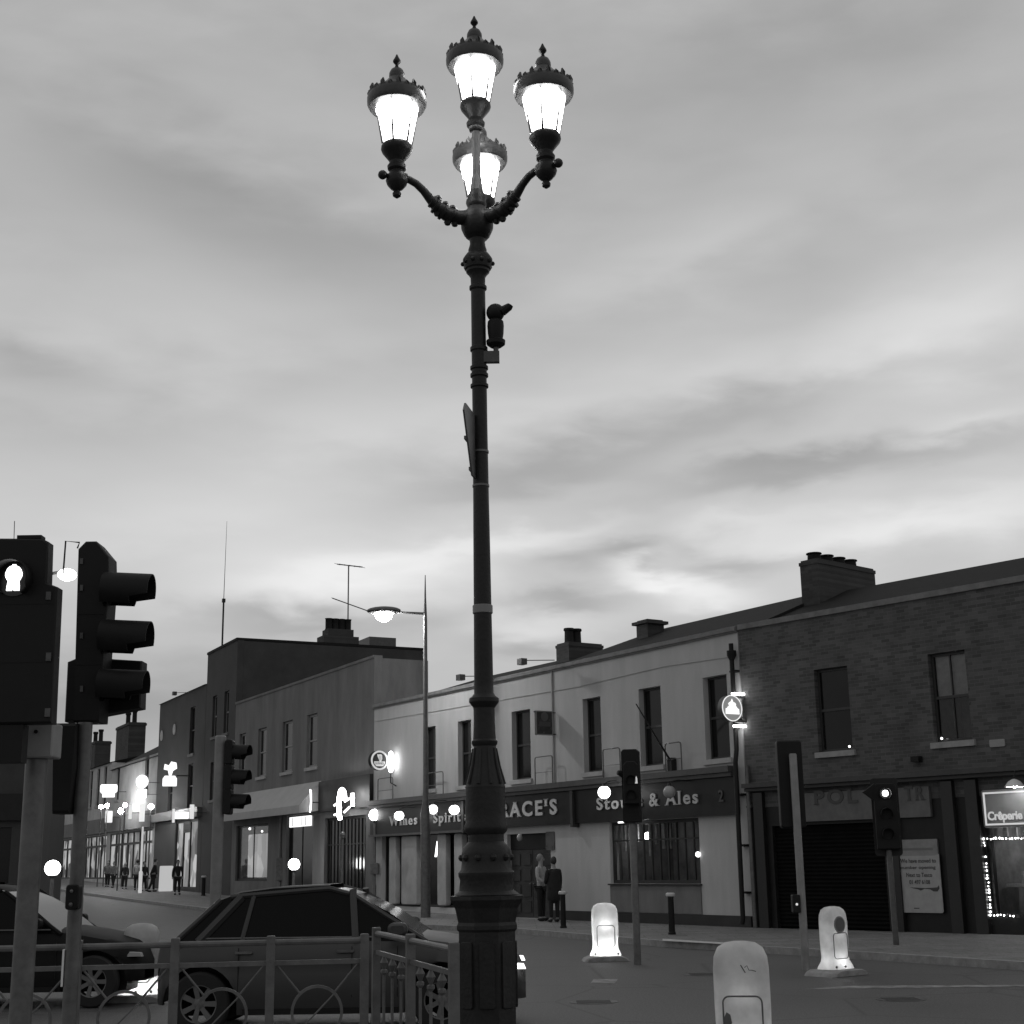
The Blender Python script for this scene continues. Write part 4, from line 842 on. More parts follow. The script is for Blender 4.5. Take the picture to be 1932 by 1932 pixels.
# lit signs far down the street
def boxsign(name, label, px0, px1, pyt, pyb, off, m, shape='rect', fr=DRK):
    s0, s1 = fr.s(px0, (pyt + pyb) / 2, off), fr.s(px1, (pyt + pyb) / 2, off); z1 = fr.z((px0 + px1) / 2, pyt, off); z0 = fr.z((px0 + px1) / 2, pyb, off)
    c0 = fr.W((s0 + s1) / 2, off, z0)
    o = thing(name, label, 'sign', c0, math.atan2(-c0.x, c0.y) * -1 * -1)
    w = (px1 - px0) / FP * c0.y; h = z1 - z0
    if shape == 'rect': MB().prism(rrect(-w / 2, w / 2, 0, h, min(w, h) * .1), -.08, .08).build('lit_box', m, o)
    elif shape == 'disc': disc(MB(), (0, h / 2), h / 2, -.1, .1).xf(Matrix.Diagonal((w / h, 1, 1, 1))).build('lit_disc', m, o)
    elif shape == 'wide': MB().prism([(-w / 2, h * .45), (-w * .42, h * .3), (-w * .36, h * .3), (-w * .36, 0), (w * .36, 0), (w * .36, h * .3), (w / 2, h * .45), (w / 2, h * .9), (w * .44, h), (-w * .44, h), (-w / 2, h * .9)], -.08, .08).build('lit_box', m, o)
    elif shape == 'cup':
        MB().prism([(-w / 2, 0), (w / 2, 0), (w / 2, h * .3), (w * .35, h * .42), (-w * .35, h * .42), (-w / 2, h * .3)], -.08, .08).build('lit_base', m, o)
        MB().prism([(-w * .08, h * .44), (w * .12, h * .44), (w * .2, h * .62), (w * .48, h * .72), (w * .42, h * .95), (w * .05, h), (-w * .1, h * .84), (-w * .4, h * .9), (-w * .45, h * .68), (-w * .15, h * .64)], -.06, .06).build('lit_figure', m, o)
    MB().box(w / 2 - .02, w / 2 + .6, .0, .04, h * .4, h * .45).build('bracket', IRON, o)
    return o
boxsign('lit_sign', 'white lit sign with stepped lower corners on the far pale house', 190, 221, 1480, 1504, -1.0, SIGNB, 'wide')
boxsign('lit_sign', 'round white lit sign hanging above a square one, far down the street', 257, 280, 1462, 1487, -1.0, SIGNB, 'disc')
boxsign('lit_sign', 'square white lit sign hanging right below the round one, far down the street', 259, 277, 1489, 1506, -1.0, SIGNB, 'rect')
boxsign('lit_sign', 'bright lit sign shaped like a figure on a base, on the dark row house', 308, 334, 1437, 1483, -1.0, SIGNB, 'cup')
boxsign('lit_sign', 'row of bright lit boxes over the shop of the dark row house', 331, 356, 1532, 1545, -.6, SIGNB)
boxsign('lit_sign', 'thin upright lit sign left of the row of lit boxes', 325, 330, 1526, 1552, -.6, SIGNE)
boxsign('lit_sign', 'bright tall window sign at ground level, right of the row of lit boxes', 358, 366, 1518, 1545, -.7, SIGNE)
boxsign('lit_sign', 'tilted bright sign above the fascia of the far pale house', 263, 273, 1517, 1550, -.9, SIGNE)
boxsign('lit_sign', 'small soft lit sign left of the tilted bright one', 243, 249, 1518, 1545, -.9, SIGNE)
boxsign('lit_sign', 'soft lit paired sign below the stepped white sign', 199, 212, 1530, 1552, -.9, SIGNE)
def pts_light(px, py, Y, r, label, W=0):
    p = atY(px, py, Y); o = thing('street_globe', label, 'lamp', p, 0, 'small bright lamps far down the street'); MB().ball((0, 0, 0), r, 10).build('globe', LW(110, r), o); MB().tube([(0, 0, -r), (0, 0, -(p.z - zg(Y)))], .035, 6).build('post', IRONG, o)
pts_light(191, 1522, 84, .12, 'small bright lamp left of the pair under the stepped white sign')
pts_light(202, 1520, 84.5, .13, 'small bright lamp right under the stepped white sign')
pts_light(236, 1519, 83, .12, 'small bright lamp between the two groups of far signs')
pts_light(228, 1530, 76, .14, 'small bright lamp left of the tall white post', 0)
pts_light(285, 1522, 76, .14, 'small bright lamp just left of the dark row house', 0)

# ================================================================== ornate four lantern lamp post
LX, LY = -.25, 12.0
lp = thing('lamp_post', 'tall ornate black iron lamp post with four lit lanterns', 'lamp post', (LX, LY, .12), 0)
lp.rotation_euler = (0, rad(-.2), 0)
def LZ(py): return atY(905 + (py - 500) * .0125, py, LY).z - .12
def LR(py, r): z = LZ(py) + .12; return r * (LY * math.cos(TH) + (z - EYE) * math.sin(TH)) / FP
def prof(pairs): return [(LR(p, r), LZ(p)) for p, r in sorted(pairs, key=lambda q: -q[0])]
# plinth (octagonal)
pl = [(1700, 71), (1690, 73), (1697, 73), (1712, 64), (1739, 58), (1745, 61), (1752, 61), (1757, 57), (1800, 57), (1932, 56)]
pz_ = prof(pl); pz_ = [(pz_[0][0] * 1.12, -.02), (pz_[0][0] * 1.12, .12), (pz_[0][0] * 1.02, .16)] + pz_ + [(LR(1688, 50), LZ(1688))]
MB().lathe(pz_, 8, ph=PI / 8).build('plinth', IRON, lp)
pd = MB()
for k in range(8):
    a = PI / 4 * k; r = LR(1800, 57) * math.cos(PI / 8)
    q = MB().prism(rrect(-.062, .062, LZ(1900), LZ(1775), .02), -.012, .012, .006); q.xf(Matrix.Rotation(a, 4, 'Z') @ Matrix.Translation((0, -r - .002, 0))); pd.add(q.v, q.f)
pd.build('plinth_panel', IRON, lp)
MB().lathe(prof([(1688, 62), (1680, 52), (1660, 50), (1652, 53), (1646, 53), (1640, 48), (1625, 46), (1612, 47), (1600, 44), (1588, 34), (1575, 34), (1568, 40), (1560, 41), (1552, 38), (1530, 38), (1505, 37.5), (1485, 37)]), 32).build('base', IRON, lp, True)
MB().lathe(prof([(1486, 38), (1478, 36), (1460, 31), (1440, 26), (1420, 23), (1408, 21), (1404, 24), (1399, 25), (1395, 21.5), (1360, 20), (1336, 20), (1332, 23), (1325, 28), (1318, 28), (1313, 22), (1308, 18.5), (1290, 18), (1230, 17.6), (1150, 16.8), (1000, 15.6), (950, 15), (800, 14), (733, 14), (731, 17), (726, 17), (724, 14), (713, 14), (711, 17), (706, 17), (704, 14.5), (699, 14.5), (697, 17), (692, 17), (690, 14), (664, 14), (662, 16.5), (656, 16.5), (654, 13.8), (580, 13.6), (549, 13.5), (546, 16.5), (541, 16.5), (538, 13.5), (524, 14), (518, 18), (514, 22), (510, 22), (508, 25), (498, 28), (490, 28), (484, 24), (480, 21), (478, 17), (472, 17.5), (466, 15.5), (460, 14), (452, 15), (447, 22)]), 28).build('shaft', IRON, lp, True)
fl_ = MB()
for k in range(10):
    a = 2 * PI * k / 10
    for (p0, p1) in ((1480, 1412), ):
        P0, P1 = prof([(1480, 36.5)])[0], prof([(1412, 22)])[0]; Pm = prof([(1445, 27.5)])[0]
        fl_.tube([(P0[0] * math.cos(a), P0[0] * math.sin(a), P0[1]), (Pm[0] * math.cos(a), Pm[0] * math.sin(a), Pm[1]), (P1[0] * math.cos(a), P1[0] * math.sin(a), P1[1])], [.016, .012, .008], 6)
    r1 = LR(498, 28)
    MB().ball((r1 * math.cos(a), r1 * math.sin(a), LZ(498)), .022, 8).build('stud', IRON, lp, True)
    r1 = LR(1618, 46); MB().ball((r1 * math.cos(a), r1 * math.sin(a), LZ(1618)), .03, 8).build('stud', IRON, lp, True)
    fl_.build('flute', IRON, lp, True); fl_ = MB()
MB().lathe(prof([(1158, 18), (1157, 19), (1143, 19), (1142, 18)]), 24, cap=False).build('tape_band', mat('grey_tape', .2, .5), lp, True)
for py in (853, 917): MB().lathe(prof([(py + 2, 15.4), (py + 2, 16), (py - 2, 16), (py - 2, 15.4)]), 20, cap=False).build('strap', GALV, lp, True)
hub = prof([(447, 20), (443, 25), (432, 30), (418, 31), (408, 29), (402, 25), (396, 19), (392, 16), (388, 18), (384, 18), (380, 17), (374, 18), (368, 16), (360, 12.5)])
MB().lathe(hub, 28).build('hub', IRON, lp, True)
st_ = prof([(361, 13), (345, 10.5), (330, 8.5), (300, 8), (250, 7.5), (247, 9), (244, 13), (239, 14), (235, 12), (230, 10), (226, 12.5), (222, 12.5)])
MB().lathe(st_, 12).build('stem', IRONG, lp, True, 20)
def lantern(off, zb, sc_=1.0):
    x, y = off
    cz_ = lambda P: [(r, z if z < .42 else .42 + (z - .42) * .84) for r, z in P]
    IRC = mat('crown_bloom_grey', .05, .4, 0, 8, .3, .2, 30)  # crowns paler than the iron: bloom of the lamps put into the colour
    c = MB().lathe([(.04, -.30), (.06, -.29), (.062, -.26), (.082, -.24), (.086, -.21), (.07, -.185), (.066, -.165), (.082, -.14), (.112, -.10), (.134, -.07), (.143, -.045), (.14, -.02), (.13, 0)], 24, (x, y, zb)).build('lantern_cup', IRON, lp, True)
    g = MB().lathe([(.126, .002), (.20, .40)], 24, (x, y, zb), cap=False).build('lantern_glass', LANT, lp, True)
    rb = MB()
    for k in range(6):
        a = 2 * PI * k / 6 + .35
        rb.tube([(x + .131 * math.cos(a), y + .131 * math.sin(a), zb), (x + .205 * math.cos(a), y + .205 * math.sin(a), zb + .40)], [.013, .0035], 6)
    rb.build('rib', IRON, g)
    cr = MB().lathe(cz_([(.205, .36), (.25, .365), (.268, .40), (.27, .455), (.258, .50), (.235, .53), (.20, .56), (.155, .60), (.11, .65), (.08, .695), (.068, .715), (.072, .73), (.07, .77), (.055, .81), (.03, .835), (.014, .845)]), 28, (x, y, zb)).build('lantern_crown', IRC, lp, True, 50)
    cs2 = MB()
    for k in range(22):
        a = 2 * PI * k / 22; r = .256; w = .026; t = Vector((-math.sin(a), math.cos(a), 0)); n = Vector((math.cos(a), math.sin(a), 0)); o = Vector((x, y, zb + .455)) + n * r; h = .065 + .03 * (k % 2)
        A, B, C_, D = o - t * w, o + t * w, o + t * w * .7 + Vector((0, 0, h * .6)) + n * .012, o - t * w * .7 + Vector((0, 0, h * .6)) + n * .012; T = o + Vector((0, 0, h)) - n * .004; i_ = n * -.016
        V = [A, B, C_, T, D]; V = V + [v + i_ for v in V]
        cs2.add(V, [(0, 1, 2, 3, 4), (9, 8, 7, 6, 5)] + [(q, q + 5, (q + 1) % 5 + 5, (q + 1) % 5) for q in range(5)])
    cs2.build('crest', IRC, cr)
    MB().lathe(cz_([(.014, .84), (.018, .86), (.012, .875), (.022, .888), (.036, .91), (.036, .925), (.02, .96), (.006, 1.0)]), 14, (x, y, zb)).build('finial', IRON, cr, True)
zt_ = 8.531 - .12; zs_ = 7.938 - .12; zh = 7.36 - .12
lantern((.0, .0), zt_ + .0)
for ang in (205.0, 323.5, 88.5):
    a = rad(ang); dx, dy = math.cos(a), math.sin(a); R_ = .775
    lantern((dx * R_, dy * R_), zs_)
    P_ = [(.08, .0), (.2, -.02), (.30, -.005), (.38, .04), (.45, .105), (.52, .18), (.59, .235), (.66, .262), (.75, .27)]
    arm = MB().tube([(dx * u, dy * u, zh + z) for u, z in P_], [.07, .068, .066, .058, .044, .036, .034, .033, .033], 12)
    arm_o = arm.build('arm', IRON, lp, True)
    od = MB()
    for u, z, r in ((.40, .055, .075), (.435, .09, .06), (.33, .01, .08), (.25, -.012, .08), (.70, .268, .046)):
        t = Vector((dx, dy, .55 if u < .6 else .1)).normalized(); c = Vector((dx * u, dy * u, zh + z)); od.tube([c - t * .016, c - t * .012, c + t * .012, c + t * .016], [r * .8, r, r, r * .8], 12)
    od.build('arm_collar', IRON, arm_o, True); od = MB()
    for u, z in ((.24, .06), (.31, .085), (.38, .13), (.22, -.085), (.29, -.085), (.39, -.015)):
        od.ball((dx * u, dy * u, zh + z), .034, 8, 1.0)
    od.build('leaf_ornament', IRON, arm_o, True)
    c = (dx * R_, dy * R_, zh)
    MB().lathe([(.01, .06), (.036, .08), (.04, .105), (.024, .13), (.055, .15), (.088, .19), (.10, .23), (.09, .27), (.07, .30), (.066, .31), (.056, .32), (.05, .335)], 16, c).build('arm_boss', IRON, arm_o, True)
    MB().ball((dx * (R_ + .135), dy * (R_ + .135), zh + .26), .042, 12).tube([(dx * (R_ + .05), dy * (R_ + .05), zh + .26), (dx * (R_ + .12), dy * (R_ + .12), zh + .26)], .022, 8).build('knob', IRON, arm_o, True)
# camera on its bracket
def at_px(px, py, Y): return atY(px, py, Y)
def mp(py): z = LZ(py) + .12; return (LY * math.cos(TH) + (z - EYE) * math.sin(TH)) / FP
p = at_px(936, 682, 11.98); m1 = mp(630)
cc = thing('security_camera', 'dark domed security camera on a bracket high on the ornate lamp post', 'camera', p)
h_ = lambda py: atY(936, py, 11.98).z - p.z
MB().tube([(-.11, 0, .035), (0, 0, .0), (.0, 0, h_(648))], [.022, .026, .026], 10).box(-.13, .03, -.03, .03, -.01, .09).build('bracket', IRONG, cc)
MB().lathe([(.05, h_(655)), (.082, h_(650)), (.085, h_(643)), (.062, h_(640)), (.07, h_(630)), (.074, h_(615)), (.07, h_(607)), (.05, h_(603))], 18).build('housing', BLACK, cc, True)
MB().ball((-.0, 0, h_(590)), 17.5 * m1, 20).build('dome', BLACK, cc, True)
MB().tube([(.06, -.03, h_(590)), (.125, -.05, h_(583)), (.135, -.052, h_(580))], [.045, .035, .028], 10).build('lens_hood', BLACK, cc, True)
MB().lathe([(.115 - .0, h_(672)), (.12, h_(672)), (.12, h_(664)), (.115, h_(664))], 8, (-.0, 0, 0), cap=False).xf(Matrix.Scale(.001, 4)).v.clear()
# road sign seen edge on, clamped to the post
p = at_px(893, 880, 11.9)
rsn = thing('road_sign', 'thin grey road sign plate seen edge on, clamped to the ornate lamp post', 'sign', p, rad(79))
hs_ = [atY(890, y, 11.9).z - p.z for y in (900, 840, 780)]
tri = [(-.30, hs_[2]), (.30, hs_[2] + .0), (.36, hs_[2] - .08), (.06, hs_[0]), (-.06, hs_[0]), (-.36, hs_[2] - .08)]
MB().prism(tri, -.008, .008).build('plate', GALV, rsn)
MB().box(-.2, .2, .009, .035, hs_[1], hs_[1] + .03).build('channel', GALV, rsn); MB().box(-.05, .05, .009, .03, hs_[0] + .05, hs_[0] + .08).build('channel', GALV, rsn)

# ================================================================== traffic signals
def hood(mb, c, r, L, ang, n=18):   # open tube visor from c along horizontal direction ang
    d = Vector((math.cos(ang), math.sin(ang), -.06)).normalized(); s_ = Vector((-d.y, d.x, 0)).normalized(); u = d.cross(s_) * -1
    if u.z < 0: u = -u
    vs = []; fs = []
    for t, rr in ((0, r), (L, r), (L, r * .93), (0, r * .93)):
        for k in range(n + 1):
            a = rad(-55) + rad(290) * k / n
            LL = t * (1 if abs(a - rad(90)) < rad(110) else .62) if t else 0
            vs.append(Vector(c) + d * LL + s_ * (rr * math.cos(a)) + u * (rr * math.sin(a)))
    m = n + 1
    for j in range(4):
        for k in range(n): a = j * m + k; b = ((j + 1) % 4) * m + k; fs.append((a, a + 1, b + 1, b))
    mb.add(vs, fs)
def signal_head(root, z0, zt, w, dep, face, lenses, hoodL=.22, r=.1, board=None, name='signal_head', x=0, y=0, lit=None, litm=None, chamf=.06):
    """head in root-local coords, facing direction `face` (angle)"""
    M = Matrix.Translation((x, y, 0)) @ Matrix.Rotation(face + PI / 2, 4, 'Z')
    b = MB(); P = [(-w / 2, z0), (w / 2, z0), (w / 2, zt - chamf), (w / 2 - chamf, zt), (-w / 2 + chamf, zt), (-w / 2, zt - chamf)]
    b.prism(P, -dep / 2, dep / 2, .015); b.xf(M); h = b.build(name, BLACK, root)
    if board:
        q = MB().prism(rrect(-board / 2, board / 2, z0 - .12, zt + .1, .06), dep / 2 - .06, dep / 2 - .045); q.xf(M); q.build('backing_board', BLKR, h)
    for i, lz in enumerate(lenses):
        q = MB(); hood(q, (0, -dep / 2 + .002, lz), r, hoodL, -PI / 2); q.xf(M); q.build('visor', BLACK, h, True)
        q = disc(MB(), (0, lz), r * .9, -dep / 2 - .012, -dep / 2 + .001, 24); q.xf(M)
        q.build('lens', (litm if lit == i else BLKR), h)
    return h
def pole(root, h, r, m=GALV, z0=-.02, cap=True): MB().lathe([(r, z0), (r, h - .02), (r * .8, h)], 16).build('pole', m, root, True)
MAN = emis('green_man_lit', 3.0); DIMFIG = emis('dim_figure_lit', .5)
# A: nearest, pedestrian signal facing the camera
YA = 9.0; pa = atY(52, 1700, YA)
ta = thing('traffic_signal', 'nearest pedestrian signal at the left edge, showing a lit walking figure on a grey pole', 'traffic signal', (pa.x, YA, .12), 0)
za = lambda py, px=52, Y=YA: atY(px, py, Y).z - .12
xa_ = lambda px, py, Y=YA: atY(px, py, Y).x - pa.x
hx0, hx1 = xa_(-60, 1200, 8.58), xa_(88, 1060, 8.58)
hb = MB(); zA = lambda py: za(py, 52, 8.58)
hb.prism([(hx0, zA(1365)), (xa_(96, 1365, 8.58), zA(1365)), (xa_(108, 1108, 8.58), zA(1108)), (hx1 + .008, zA(1100)), (hx1, zA(1022)), (hx1 - .04, zA(1016)), (hx0 + .1, zA(1014)), (hx0, zA(1022))], -.42, -.30, .012)
hd = hb.build('signal_head', BLACK, ta)
MB().box(hx0 + .05, xa_(42, 1400, 8.6), -.4, -.3, zA(1438), zA(1365) - .004).build('lower_housing', BLACK, ta)
MB().box(hx1 - .2, hx1 - .05, -.40, -.32, zA(1014), zA(1014) + .02).build('top_plate', BLACK, hd)
zc = za(1092, 27, 8.58); xc = xa_(27, 1092, 8.58)
q = MB(); hood(q, (xc, -.42, zc), .115, .11, -PI / 2, 24); q.build('visor', BLACK, hd, True)
disc(MB(), (xc, zc), .11, -.428, -.419, 28).build('lens', mat('lens_black', .006, .2), hd)
mn = [(-.008, .075), (.008, .075), (.012, .068), (.026, .062), (.036, .05), (.044, .03), (.044, .012), (.036, -.005), (.03, -.015), (.034, -.04), (.034, -.066), (.006, -.066), (0, -.052), (-.006, -.066), (-.034, -.066), (-.032, -.04), (-.028, -.015), (-.036, -.005), (-.044, .012), (-.044, .03), (-.036, .05), (-.026, .062), (-.012, .068)]
MB().prism([(xc + a * 1.15, zc + b * 1.15) for a, b in mn], -.438, -.429).build('walking_figure', MAN, hd)
for py in (1140, 1250): MB().box(hx0 + .02, xa_(104 if py < 1200 else 99, py, 8.58) - .006, -.4225, -.4195, zA(py), zA(py) + .006).build('housing_seam', mat('seam_black', .004, .8), hd)
for px_, py in ((92, 1125), (92, 1240), (90, 1345)): MB().cbox((xa_(px_, py, 8.58), -.424, zA(py)), .03, .012, .05).build('latch', IRONG, hd)
zz = za(1432); zz2 = za(1366)
MB().prism(rrect(xa_(43, 1400), xa_(108, 1400), zz, zz2, .015), -.1, .1, .01).build('junction_box', mat('box_grey_paint', .26, .5, 0, 6, .15), ta)
disc(MB(), (.02, (zz + zz2) / 2 + .05), .012, -.108, -.1, 12).build('bolt', BLACK, ta)
MB().lathe([(.066, -.02), (.066, zz - .003)], 20).build('pole', GALV, ta, True)
MB().tube([(xc - .04, -.36, zA(1014) - .01), (xc - .045, -.36, zA(1014) + .12)], .0025, 5).build('aerial', BLACK, ta)
# B: three aspect head seen from its side
YB = 9.6; pb = atY(140, 1750, YB)
tb = thing('traffic_signal', 'large three light traffic signal seen from its side, long visors pointing right', 'traffic signal', (pb.x, YB, .12), 0)
zb_ = lambda py: atY(180, py, YB).z - .12
xb_ = lambda px, py: atY(px, py, YB).x - pb.x
bx0, bx1 = xb_(150, 1200), xb_(207, 1200); bx0b = xb_(140, 1350)
YB2 = YB
q = MB().prism([(xb_(140, 1362), zb_(1362)), (xb_(188, 1362), zb_(1362)), (xb_(192, 1300), zb_(1300)), (xb_(207, 1100), zb_(1100)), (xb_(206, 1050), zb_(1050)), (xb_(183, 1022), zb_(1022)), (xb_(163, 1022), zb_(1022)), (xb_(149, 1036), zb_(1036))], -.02, .20, .01)
hb_ = q.build('signal_head', BLACK, tb)
for i, (t, b, xr) in enumerate(((1083, 1148, 286), (1172, 1238, 283), (1265, 1326, 276))):
    zc = (zb_(t) + zb_(b)) / 2; r = (zb_(t) - zb_(b)) / 2; x0 = xb_(196 - i * 4, (t + b) / 2); L_ = xb_(xr, (t + b) / 2) - x0
    q = MB(); hood(q, (x0, -.0, zc + .012), r, L_, 0, 22); q.build('visor', BLACK, hb_, True)
    q = disc(MB(), (0, zc), r * .92, -.004, .004, 24); q.xf(Matrix.Translation((x0 + .015, 0, 0)) @ Matrix.Rotation(rad(90), 4, 'Z')); q.build('lens', mat('lens_black', .006, .2), hb_)
for py in (1160, 1255): MB().box(xb_(147 if py < 1200 else 143, py) + .004, xb_(196, py), -.0235, -.019, zb_(py), zb_(py) + .006).build('housing_seam', mat('seam_black', .004, .8), hb_)
for py in (1060, 1110, 1200, 1300): MB().cbox((xb_(156, py), -.024, zb_(py)), .02, .012, .04).build('latch', IRONG, hb_)
q = MB().prism([(xb_(104, 1355), zb_(1355)), (xb_(250, 1330), zb_(1330)), (xb_(253, 1240), zb_(1240)), (xb_(200, 1236), zb_(1236)), (xb_(140, 1228), zb_(1228)), (xb_(110, 1240), zb_(1240))], .20, .36, .01); q.build('second_housing', BLACK, tb)
q = MB().prism([(xb_(106, 1535), zb_(1535)), (xb_(138, 1535), zb_(1535)), (xb_(150, 1450), zb_(1450)), (xb_(152, 1366), zb_(1366)), (xb_(108, 1366), zb_(1366))], -.1, .12, .02); q.build('lower_housing', BLACK, tb)
MB().tube([(xb_(146, 1034), 0, zb_(1034)), (xb_(150, 1023), 0, zb_(1023)), (xb_(124, 1020), 0, zb_(1020)), (xb_(119, 1085), 0, zb_(1085))], .006, 6).build('wire_bracket', BLACK, tb)
MB().lathe([(.047, -.02), (.047, zb_(1363))], 16).build('pole', GALV, tb, True)
rf = MB().box(-.058, -.045, -.03, .03, zb_(1860), zb_(1790)).build('reflector', mat('reflector_strip', .8, .3), tb)
MB().rbox(-.03, .055, -.13, -.045, zb_(1715), zb_(1668), .02).build('push_button_box', BLACK, tb); MB().ball((.01, -.135, zb_(1705)), .014, 8).ball((.01, -.135, zb_(1680)), .012, 8).build('button', GALV, tb)
# generic mid-distance signals
def gsignal(px, pyb, label, headf, Yover=None, poler=.057, polem=GALV, group='traffic signals across the road'):
    g = G(px, pyb, 0); o = thing('traffic_signal', label, 'traffic signal', (g.x, g.y, 0), 0, group); headf(o, g); return o
def hC(o, g):
    z = lambda py: atY(1195, py, g.y).z
    signal_head(o, z(1552), z(1414), .30, .2, rad(75), [z(1440), z(1485), z(1528)], .2, .1, None, chamf=.04)
    h = signal_head(o, z(1518), z(1438), .26, .16, rad(-95), [z(1473), z(1501)], .1, .085, None, 'pedestrian_head', -.02, -.2, None)
    MB().prism([(.04, z(1480)), (.085, z(1480)), (.08, z(1470)), (.065, z(1466)), (.05, z(1470))], -.30, -.292).build('walking_figure', DIMFIG, h)
    MB().tube([(-.12, -.1, z(1462)), (-.24, -.14, z(1458))], [.07, .04], 8).build('side_visor', BLACK, o, True)
    pole(o, z(1553), .062)
gsignal(1203, 1820, 'traffic signal with a small lit figure, hiding part of the word Stouts', hC)
def hD(o, g):
    z = lambda py: atY(1490, py, g.y).z
    x0 = atY(1470, 1450, g.y).x - g.x; x1 = atY(1517, 1450, g.y).x - g.x
    MB().prism(rrect(x0, x1, z(1562), z(1396), .04), .08, .28, .02).build('signal_head', BLACK, o)
    for py in (1430, 1478, 1525):
        q = MB(); hood(q, ((x0 + x1) / 2, .28, z(py)), .1, .2, rad(80)); q.build('visor', BLACK, o, True)
    pole(o, z(1422), .062, mat('pale_pole_paint', .2, .5, 0, 5, .2))
    MB().rbox(-.16, -.04, -.1, .06, z(1722), z(1688), .02).build('push_button_box', BLACK, o); MB().ball((-.1, -.105, z(1706)), .02, 8).build('button', SIGNE, o)
gsignal(1521, 1832, 'tall signal pole with a black head, just right of the pub downpipes', hD)
def hE(o, g):
    z = lambda py: atY(1682, py, g.y).z
    h = signal_head(o, z(1602), z(1478), .42, .2, rad(-100), [z(1497), z(1535), z(1573)], .16, .11, .5, lit=None, litm=None)
    disc(MB(), (-.02, z(1497)), .055, -.135, -.122, 12).build('lamp_spot', LAMPE, h)
    MB().prism([(-.42, z(1494)), (-.2, z(1478)), (-.2, z(1512))], -.06, .02, .01).build('side_visor', BLACK, o)
    pole(o, z(1603), .055, IRONG)
gsignal(1692, 1796, 'black traffic signal with one small lit lamp, before the closed shop\'s sign board', hE)
def hF(o, g):
    z = lambda py: atY(410, py, g.y).z
    pole(o, z(1388), .085, mat('pale_pole_paint', .2, .5, 0, 5, .2))
    for i, (t, b) in enumerate(((1402, 1438), (1448, 1486), (1494, 1532))):
        zc = z((t + b) / 2); q = MB().rbox(.09, .20, -.12, .12, z(b) - .04, z(t) + .04, .03); h = q.build('signal_head', BLACK, o)
        q = MB(); hood(q, (.20, 0, zc), .12, .26, rad(-12)); q.build('visor', BLACK, h, True)
gsignal(401, 1862, 'traffic signal on a broad pale pole before the left end of the awning', hF)

# ================================================================== street lights
def modern_light(base, h, arm, label, lampZ=None, head=(-1), r0_=.15, W=120, low=3.0):
    o = thing('street_light', label, 'street light', base, 0, 'modern street lights with a side arm')
    MB().lathe([(r0_, -.05), (r0_, low), (r0_ * .55, low + .45), (r0_ * .42, h * .86), (.03, h * .93), (.012, h)], 16).build('column', GALV, o, True)
    L_ = arm; z = lampZ
    MB().tube([(0, 0, z - .05), (-L_ * .55, 0, z), (-L_ * .7, 0, z + .02)], [.045, .035, .03], 8).build('arm', GALV, o, True)
    q = MB().ball((0, 0, 0), .5, 20, .3); q.xf(Matrix.Translation((-L_ - .05, 0, z + .07)) @ Matrix.Diagonal((1.1, .55, .9, 1))); q.build('lamp_housing', GALV, o, True)
    q = MB().ball((0, 0, 0), .27, 18, .75); q.xf(Matrix.Translation((-L_ - .05, 0, z - .08)) @ Matrix.Diagonal((1, .8, 1, 1))); q.build('lamp_bowl', LW(W, .27), o, True); return o
g = G(803, 1733, .12); zz = atY(803, 1085, g.y).z - .12; zl_ = atY(803, 1155, g.y).z - .12; xl = g.x - atY(727, 1155, g.y).x
modern_light((g.x, g.y, .12), zz, xl, 'tall slim street light with a lit lamp, before the left end of the pub', zl_, W=900, low=3.1)
g2 = atY(64, 1400, 26); zz = atY(104, 1030, 26).z; zl_ = atY(104, 1084, 26).z
o = thing('street_light', 'street light with a small lit lamp, mostly hidden behind the nearest signals', 'street light', (g2.x, 26, 0), 0, 'modern street lights with a side arm')
MB().lathe([(.07, -.05), (.05, zl_)], 12).build('column', GALV, o, True); x2 = atY(127, 1082, 26).x - g2.x
MB().tube([(0, 0, zl_), (x2 - .1, 0, zl_ + .05)], .03, 8).build('arm', GALV, o)
q = MB().ball((0, 0, 0), .17, 16, .65); q.xf(Matrix.Translation((x2, 0, zl_ - .01))); q.build('lamp_bowl', LAMPE, o, True)
# globe posts by the grey house and the pub corner
def globe_post(px, pyb, pytop, r, m, label, box=None, W=0):
    g = G(px, pyb, .12); top = atY(px, pytop, g.y).z - .12
    o = thing('globe_post', label, 'lamp', (g.x, g.y, .12), 0, 'slim posts with a round lamp on top')
    MB().lathe([(.07, -.05), (.07, .9), (.05, 1.0), (.05, top - r)], 12).build('post', GALV, o, True)
    MB().ball((0, 0, top), r, 18).build('globe', m, o, True); MB().lathe([(.05, top - r - .06), (.1, top - r), (.1, top - r + .05)], 12).build('collar', GALV, o, True)
    if box: z1 = atY(px, box[0], g.y).z - .12; z0 = atY(px, box[1], g.y).z - .12; MB().rbox(-.14, .14, -.12, .12, z0, z1, .05).build('control_box', GALV, o)
globe_post(706, 1722, 1538, .21, LW(16, .21), 'lit white globe on a slim post at the left end of the pub', (1628, 1650), 20)
globe_post(526, 1712, 1530, .19, GLOBEOFF, 'unlit pale globe on a post with a control box, before the grey house awning', (1618, 1662))
globe_post(553, 1718, 1631, .22, LAMPE, 'low bright round lamp before the door of the grey house', None, 8)
globe_post(645, 1722, 1575, .1, GALV, 'plain slim post right under the bright hooked tube sign')
globe_post(92, 1762, 1638, .20, LAMPE, 'low bright round lamp between the two nearest signal poles', None, 10)

